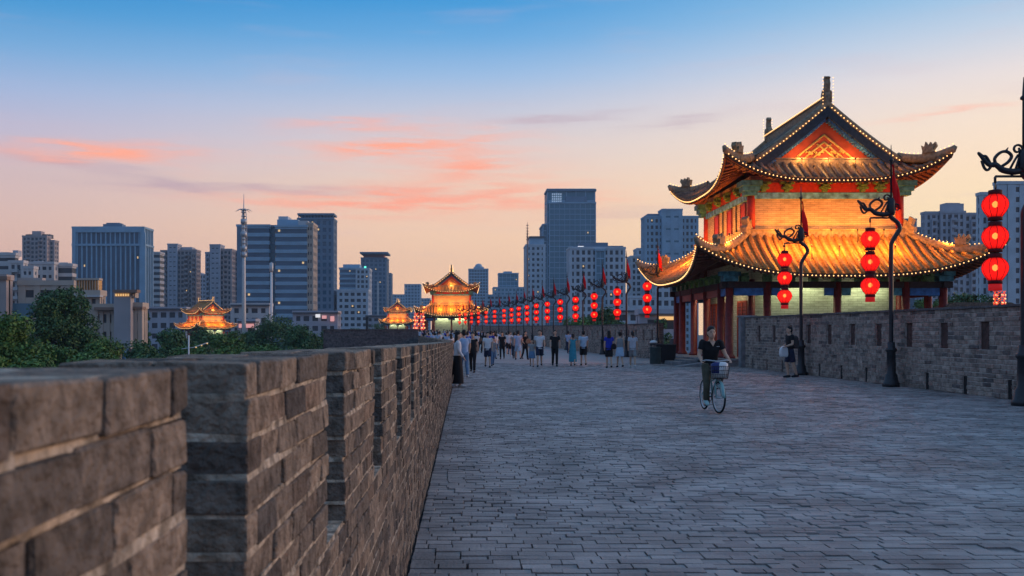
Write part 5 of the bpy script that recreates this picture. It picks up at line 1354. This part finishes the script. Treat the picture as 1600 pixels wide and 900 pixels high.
person('person', 'person in white blouse and long black skirt leaning by the battlement', gp(715, 605), R(95), J(1.60, .12, .1, .5, True), white, black, shoew, 'longskirt', 'long', .014, sleeve=1.9, fem=True, fine=True)
person('person', 'person in light blue shirt and jeans walking behind the white blouse', gp(725, 591), R(190), J(1.68, .2), ltblue, denim, shoew, 'trousers', 'short', .02)
person('person', 'person dressed all in black with bare arms, walking near the battlement', gp(738.5, 582), R(-6), J(1.60, .16, .2, .2, True), black, black, shoeb, 'trousers', 'bun', .018, sleeve=.25, fem=True)
person('person', 'older person in white tee, crossbody strap, dark shorts and boots', gp(762, 574), R(4), J(1.62, .2), white, navy, shoeb, 'shorts', 'short', .02)
person('person', 'child in grey top half hidden behind the older person with boots', gp(770, 572), R(10), J(1.35, .25), grey_, denim, shoeb, 'trousers', 'short', .022)
person('person', 'person in loose white tee and black shorts seen from behind', gp(795, 557), R(170), J(1.72, .3), white, black, shoew, 'shorts', 'short', .024)
person('person', 'person in sky blue tee and pale blue shorts seen from behind', gp(809.5, 562), R(185), J(1.78, .28), ltblue, skyb, shoeb, 'shorts', 'short', .022)
person('person', 'person in black top and black trousers holding a tan bag', gp(820.5, 561.5), R(25), J(1.68, .15, .1, .9, True), black, black, shoeb, 'trousers', 'long', .022, fem=True)
person('person', 'child in denim overalls beside the person in white tee and navy shorts', gp(831, 573), R(-3), J(1.28, .2, .3, 1.1), grey_, denim, shoeb, 'skirt', 'short', .02, fem=True)
person('person', 'person in plain white tee and navy shorts walking forwards', gp(843, 573), R(-5), J(1.72, .26), white, navy, shoeb, 'shorts', 'short', .018)
person('person', 'person in black tee and black trousers walking alone mid walkway', gp(867, 572), R(0), J(1.70, .1), black, black, shoeb, 'trousers', 'short', .018)
person('person', 'person in light blue long shirt walking away past the dark post', gp(888, 553), R(180), J(1.74, .25), ltblue, navy, shoeb, 'trousers', 'short', .026)
person('person', 'person in long teal dress seen from behind', gp(895, 571.5), R(178), J(1.52, .14, .15, .2, True), teal, teal, shoeb, 'dress', 'tail', .018, sleeve=.15, fem=True)
person('person', 'person in pale blue polo and black shorts seen from behind', gp(911.5, 571), R(183), J(1.68, .18), skyb, black, shoeb, 'shorts', 'short', .018)
person('person', 'person in royal blue top and black shorts with long dark hair', gp(951.5, 575), R(180), J(1.66, .12, .1, .2, True), royal, black, shoeb, 'shorts', 'long', .018, fem=True)
person('person', 'person in grey sleeveless top and light blue skirt', gp(968.5, 574), R(186), J(1.62, .2, .1, .2, True), grey_, skyb, shoeb, 'skirt', 'bun', .018, sleeve=.05, fem=True)
person('person', 'person in pale patterned tee and grey shorts with white shoes', gp(988.5, 574), R(176), J(1.66, .26, .2, .3, True), pattern, grey_, shoew, 'shorts', 'tail', .018, fem=True)
random.seed(3); mj = J(1.80, .16, .1, 1.2)
mn = person('person', 'man in black tee and navy shorts walking by the brick wall', gp(1234, 590), R(-82), mj, black, navy, shoeb, 'shorts', 'short', .013, fine=True)
# bags carried by people
def bagmesh(name, label, loc, w, h, t, m_, rz=0):
    b = MB(); b.prism([(-w*.4,0),(w*.42,0),(w*.5,h*.3),(w*.42,h*.8),(w*.15,h),(-w*.15,h*.97),(-w*.44,h*.75),(-w*.5,h*.3)], (0,0,0), (1,0,0), (0,0,1), t)
    o = b.build(name, m_); o.location = loc; o.rotation_euler = (0, 0, rz); bv = o.modifiers.new('b', 'BEVEL'); bv.width = t*.35; bv.segments = 2; tag(o, label, 'bag'); return o
bagmesh('shopping_bag', 'white plastic bag hanging from the hand of the man in navy shorts', ((1223-VX)*33.6/FP, 33.5, .72), .34, .40, .14, mat('white_plastic', (.7,.7,.7), .4), .3)
bagmesh('backpack', 'dark backpack on the man in navy shorts', ((1242.5-VX)*33.7/FP, 33.75, 1.02), .24, .46, .26, fab('backpack', (.06,.05,.05)), .1)
bagmesh('handbag', 'tan shoulder bag held by the person in black beside the child', ((825-VX)*57/FP, 56.8, .95), .3, .3, .12, fab('tan', (.35,.2,.12)))
bagmesh('sling_bag', 'small dark sling bag on the back of the royal blue top', ((958-VX)*43/FP, 42.8, .85), .24, .26, .1, black)

# ------------------------------------------------------------------ bicycle and rider
BX, BY = 4.90, 18.55
bk = thing('bicycle', 'pale green city bicycle with front basket ridden towards the viewer', 'bicycle', (BX, BY, 0), R(1.5))
FR = mat('mint_paint', (.22,.42,.42), .35, spec=.5); RUB = mat('tyre_rubber', (.012,.012,.013), .8)
def torus(mb, c, Rr, r, n=36, m_=8):
    vs = [(c[0]+r*math.sin(2*math.pi*b/m_), c[1]+(Rr+r*math.cos(2*math.pi*b/m_))*math.cos(2*math.pi*a/n), c[2]+(Rr+r*math.cos(2*math.pi*b/m_))*math.sin(2*math.pi*a/n)) for a in range(n) for b in range(m_)]
    mb.add(vs, [(a*m_+b, a*m_+(b+1) % m_, ((a+1) % n)*m_+(b+1) % m_, ((a+1) % n)*m_+b) for a in range(n) for b in range(m_)], 0, 0, True)
def wheel(y, turn=0):
    w = bpy.data.objects.new('wheel', None); COL.objects.link(w); w.parent = bk; w.location = (0, y, .31); w.rotation_euler = (0, 0, turn)
    t = MB(); torus(t, (0,0,0), .29, .02); t.build('tyre', RUB, w); t = MB(); torus(t, (0,0,0), .268, .011); t.build('rim', M_steel, w)
    sp = MB()
    for q in range(24): a = q*math.pi/12; sp.tube([(.02*(1 if q % 2 else -1),0,0),(0,.26*math.cos(a),.26*math.sin(a))], .0016, 4)
    sp.tube([(-.05,0,0),(.05,0,0)], .022, 10); sp.build('spoke', M_steel, w, stuff=True)
wheel(0, R(7)); wheel(1.02)
c = MB(); c.tube([(0,.42,.30),(0,.56,.74)], .018, 8); c.tube([(0,.42,.30),(0,.16,.62)], .02, 8); c.tube([(0,.55,.60),(0,.15,.70)], .018, 8); c.tube([(0,.16,.58),(0,.12,.80)], .022, 8)
for sx in (-.05, .05): c.tube([(sx,1.02,.31),(0,.44,.30)], .012, 6); c.tube([(sx,1.02,.31),(0,.55,.68)], .011, 6)
c.build('frame', FR, bk)
c = MB()
for sx in (-.052, .052): c.tube([(sx,0,.31),(sx,.08,.56),(0,.14,.60)], .013, 6)
c.build('fork', FR, bk)
c = MB(); c.tube([(0,.12,.80),(0,.11,1.0)], .016, 8); c.tube(smooth_path([(-.28,.26,1.0),(-.2,.14,1.03),(0,.10,1.01),(.2,.14,1.03),(.28,.26,1.0)]), .012, 8); c.build('handlebar', M_steel, bk)
for sx in (-1, 1): MB().tube([(sx*.24,.19,1.015),(sx*.285,.27,.998)], .017, 8).build('grip', RUB, bk)
c = MB(); c.tube([(0,.56,.74),(0,.585,.84)], .014, 8); c.build('seat_post', M_steel, bk)
c = MB(); c.prism([(-.10,.13),(.10,.13),(.09,.02),(.03,-.12),(-.03,-.12),(-.09,.02)], (0,.6,.865), (1,0,0), (0,1,0), .06); c.build('saddle', RUB, bk)
c = MB()
for z, w, y0, y1 in ((.68,.13,-.12,.08),(.76,.145,-.14,.09),(.84,.155,-.155,.095),(.92,.165,-.17,.10)):
    c.tube([(-w,y0,z),(w,y0,z),(w,y1,z),(-w,y1,z),(-w,y0,z)], .005, 5)
for q in range(9): x = -.16+.04*q; c.tube([(x*.8,-.12,.68),(x,-.17,.92)], .003, 4); c.tube([(x*.8,.08,.68),(x,.10,.92)], .003, 4)
for q in range(6): y = -.17+.054*q; c.tube([(-.13,y*.8,.68),(-.165,y,.92)], .003, 4); c.tube([(.13,y*.8,.68),(.165,y,.92)], .003, 4)
c.bb(-.13,.13,-.12,.08,.672,.68); c.build('basket', M_iron, bk)
c = MB(); c.tube(smooth_path([(0,.34,.36),(0,.30,.50),(0,.22,.60),(0,.0,.655),(0,-.16,.60)]), .026, 8, flat=.3)
c = MB()
for k0, k1, yc in ((-.3, 1.9, 0),):
    vs = []
    for i in range(15):
        a = math.pi*(.25+.75*i/14)-.4; vs += [(-.03, yc-.335*math.cos(a-.35), .31+.335*math.sin(a-.35)), (.03, yc-.335*math.cos(a-.35), .31+.335*math.sin(a-.35))]
    c.add(vs, [(2*i, 2*i+1, 2*i+3, 2*i+2) for i in range(14)], 0, 0, True)
mg = c.build('mudguard', FR, bk); mg.modifiers.new('t', 'SOLIDIFY').thickness = .004
c = MB(); c.tube([(-.07,.42,.30),(.07,.42,.30)], .012, 8); c.tube([(-.07,.42,.30),(-.075,.40,.14)], .011, 6); c.tube([(.07,.42,.30),(.075,.44,.46)], .011, 6); c.bb(-.17,-.08,.36,.44,.125,.15); c.bb(.08,.17,.40,.48,.45,.475); torus(c, (-.045,.42,.30), .085, .008, 20, 6); c.build('crank', M_iron, bk)
c = MB(); c.lathe([(.035,-.01),(.04,0),(.03,.02)], 10, (0,-.02,.655)); c.build('headlamp', M_steel, bk)
# bag in the basket
bgm = MB(); loft(bgm, [(0,0,.70,.11,.08),(0,0,.78,.15,.11),(0,-.01,.88,.17,.13),(0,-.01,.96,.165,.12),(.02,0,1.0,.10,.07)], 14)
for i, v in enumerate(bgm.v): p = Vector(v)*14; bgm.v[i] = tuple(Vector(v)+.012*Vector((noise.noise(p), noise.noise(p+Vector((9,0,0))), noise.noise(p+Vector((0,9,0))))))
for i in range(len(bgm.f)):
    zc = sum(bgm.v[k][2] for k in bgm.f[i])/len(bgm.f[i]); xc = sum(bgm.v[k][0] for k in bgm.f[i])/len(bgm.f[i])
    if xc < -.04 and zc > .78: bgm.m[i] = 1
o = bgm.build('carrier_bag', [mat('white_plastic', (.7,.7,.7), .4), mat('blue_plastic', (.03,.04,.16), .4)]); o.location = (BX, BY-.03, 0); tag(o, 'white and blue carrier bag sitting in the bicycle basket', 'bag')
V = Vector
rj = {'s': 1.0, 'pel': V((0,.60,.92)), 'chest': V((-.02,.50,1.22)), 'neck': V((-.02,.44,1.43)), 'head': V((-.03,.40,1.56)),
      ('sh',1): V((.155,.46,1.385)), ('el',1): V((.25,.42,1.14)), ('wr',1): V((.285,.285,1.035)), ('hd',1): V((0,-.8,-.5)),
      ('sh',-1): V((-.195,.46,1.385)), ('el',-1): V((-.265,.44,1.13)), ('wr',-1): V((-.27,.285,1.035)), ('hd',-1): V((.05,-.8,-.5)),
      ('hip',1): V((.085,.58,.90)), ('kn',1): V((.13,.20,.79)), ('an',1): V((.125,.44,.55)), ('ft',1): V((.05,-1,-.1)),
      ('hip',-1): V((-.085,.58,.90)), ('kn',-1): V((-.13,.38,.53)), ('an',-1): V((-.125,.45,.225)), ('ft',-1): V((-.05,-1,-.12))}
person('person', 'man in black v-neck tee riding the pale green bicycle', (BX, BY, 0), R(1.5), rj, black, olive, fab('mint_shoe', (.40,.60,.60)), 'trousers', 'short', .0095, top_len=.04, sleeve=.6, fine=True)
rider = [o for o in bpy.data.objects if o.get('label', '').startswith('man in black v-neck')][0]
lg = MB(); lg.bb(.06,.12,.348,.352,1.29,1.297); lg.build('chest_logo', white, rider)
vn = MB(); vn.prism([(-.055,.0),(.055,0),(.0,-.10)], (-.02,.352,1.395), (1,0,0), (0,.35,1), .012); vn.build('neck_opening', SKIN, rider)

# ------------------------------------------------------------------ crowd further along the wall
protos = []
cols = [(white, navy, 'shorts', 'short'), (ltblue, denim, 'trousers', 'short'), (black, black, 'trousers', 'long'), (white, black, 'skirt', 'long'), (royal, grey_, 'trousers', 'short'), (skyb, black, 'shorts', 'tail'), (grey_, navy, 'trousers', 'short'), (white, denim, 'trousers', 'bun')]
names = ['white top and navy shorts', 'light blue top and jeans', 'black clothes', 'white top and black skirt', 'royal blue top and grey trousers', 'sky blue top and black shorts', 'grey top and navy trousers', 'white top and jeans']
for k, (a, b_, st_, hr_) in enumerate(cols):
    protos.append(person('person', 'person in %s among the distant crowd on the walkway' % names[k], (0, 0, 0), 0, J(1.66+.02*(k % 3), .22+.04*(k % 2), .25, .4, k % 2 == 1), a, b_, shoeb, st_, hr_, .034, fem=k % 2 == 1, group='distant crowd on the walkway'))
flush_people()
PT = [tree_of(p) for p in protos]
rng = random.Random(5); placed = []
for n in range(150):
    if n < 22: d = rng.uniform(54, 80)
    else: d = rng.uniform(76, 178)
    wl = xl(d)+.6; wr_ = wl+(rng.random()**1.3)*min(8.5, (xr(d)-xl(d))*.72)
    x = wr_ if d > 62 else rng.uniform(wl, wl+5.5)
    if any((x-a)**2+(d-b_)**2 < .36 for a, b_ in placed): continue
    placed.append((x, d)); k = len(placed) % 8
    if len(placed) <= 8: o = PT[k][0]; o.location = (x, d, zroad(d)); o.rotation_euler = (0, 0, rng.choice((0, math.pi))+rng.uniform(-.4, .4))
    else: dup(PT[k], (x, d, zroad(d)), rng.choice((0, math.pi))+rng.uniform(-.5, .5), scale=rng.uniform(.94, 1.05))

# ------------------------------------------------------------------ evening haze over the city
hz = MB(); hz.bb(-1300, 1300, -40, 1500, -13, 112)
hm = bpy.data.materials.new('haze_air'); hm.use_nodes = True; hm.node_tree.nodes.clear()
pvn = hm.node_tree.nodes.new('ShaderNodeVolumePrincipled'); pvn.inputs['Color'].default_value = (.58, .80, 1, 1); pvn.inputs['Density'].default_value = .00020
mo_ = hm.node_tree.nodes.new('ShaderNodeOutputMaterial'); hm.node_tree.links.new(pvn.outputs[0], mo_.inputs['Volume'])
hb = hz.build('haze', hm); hb['kind'] = 'stuff'
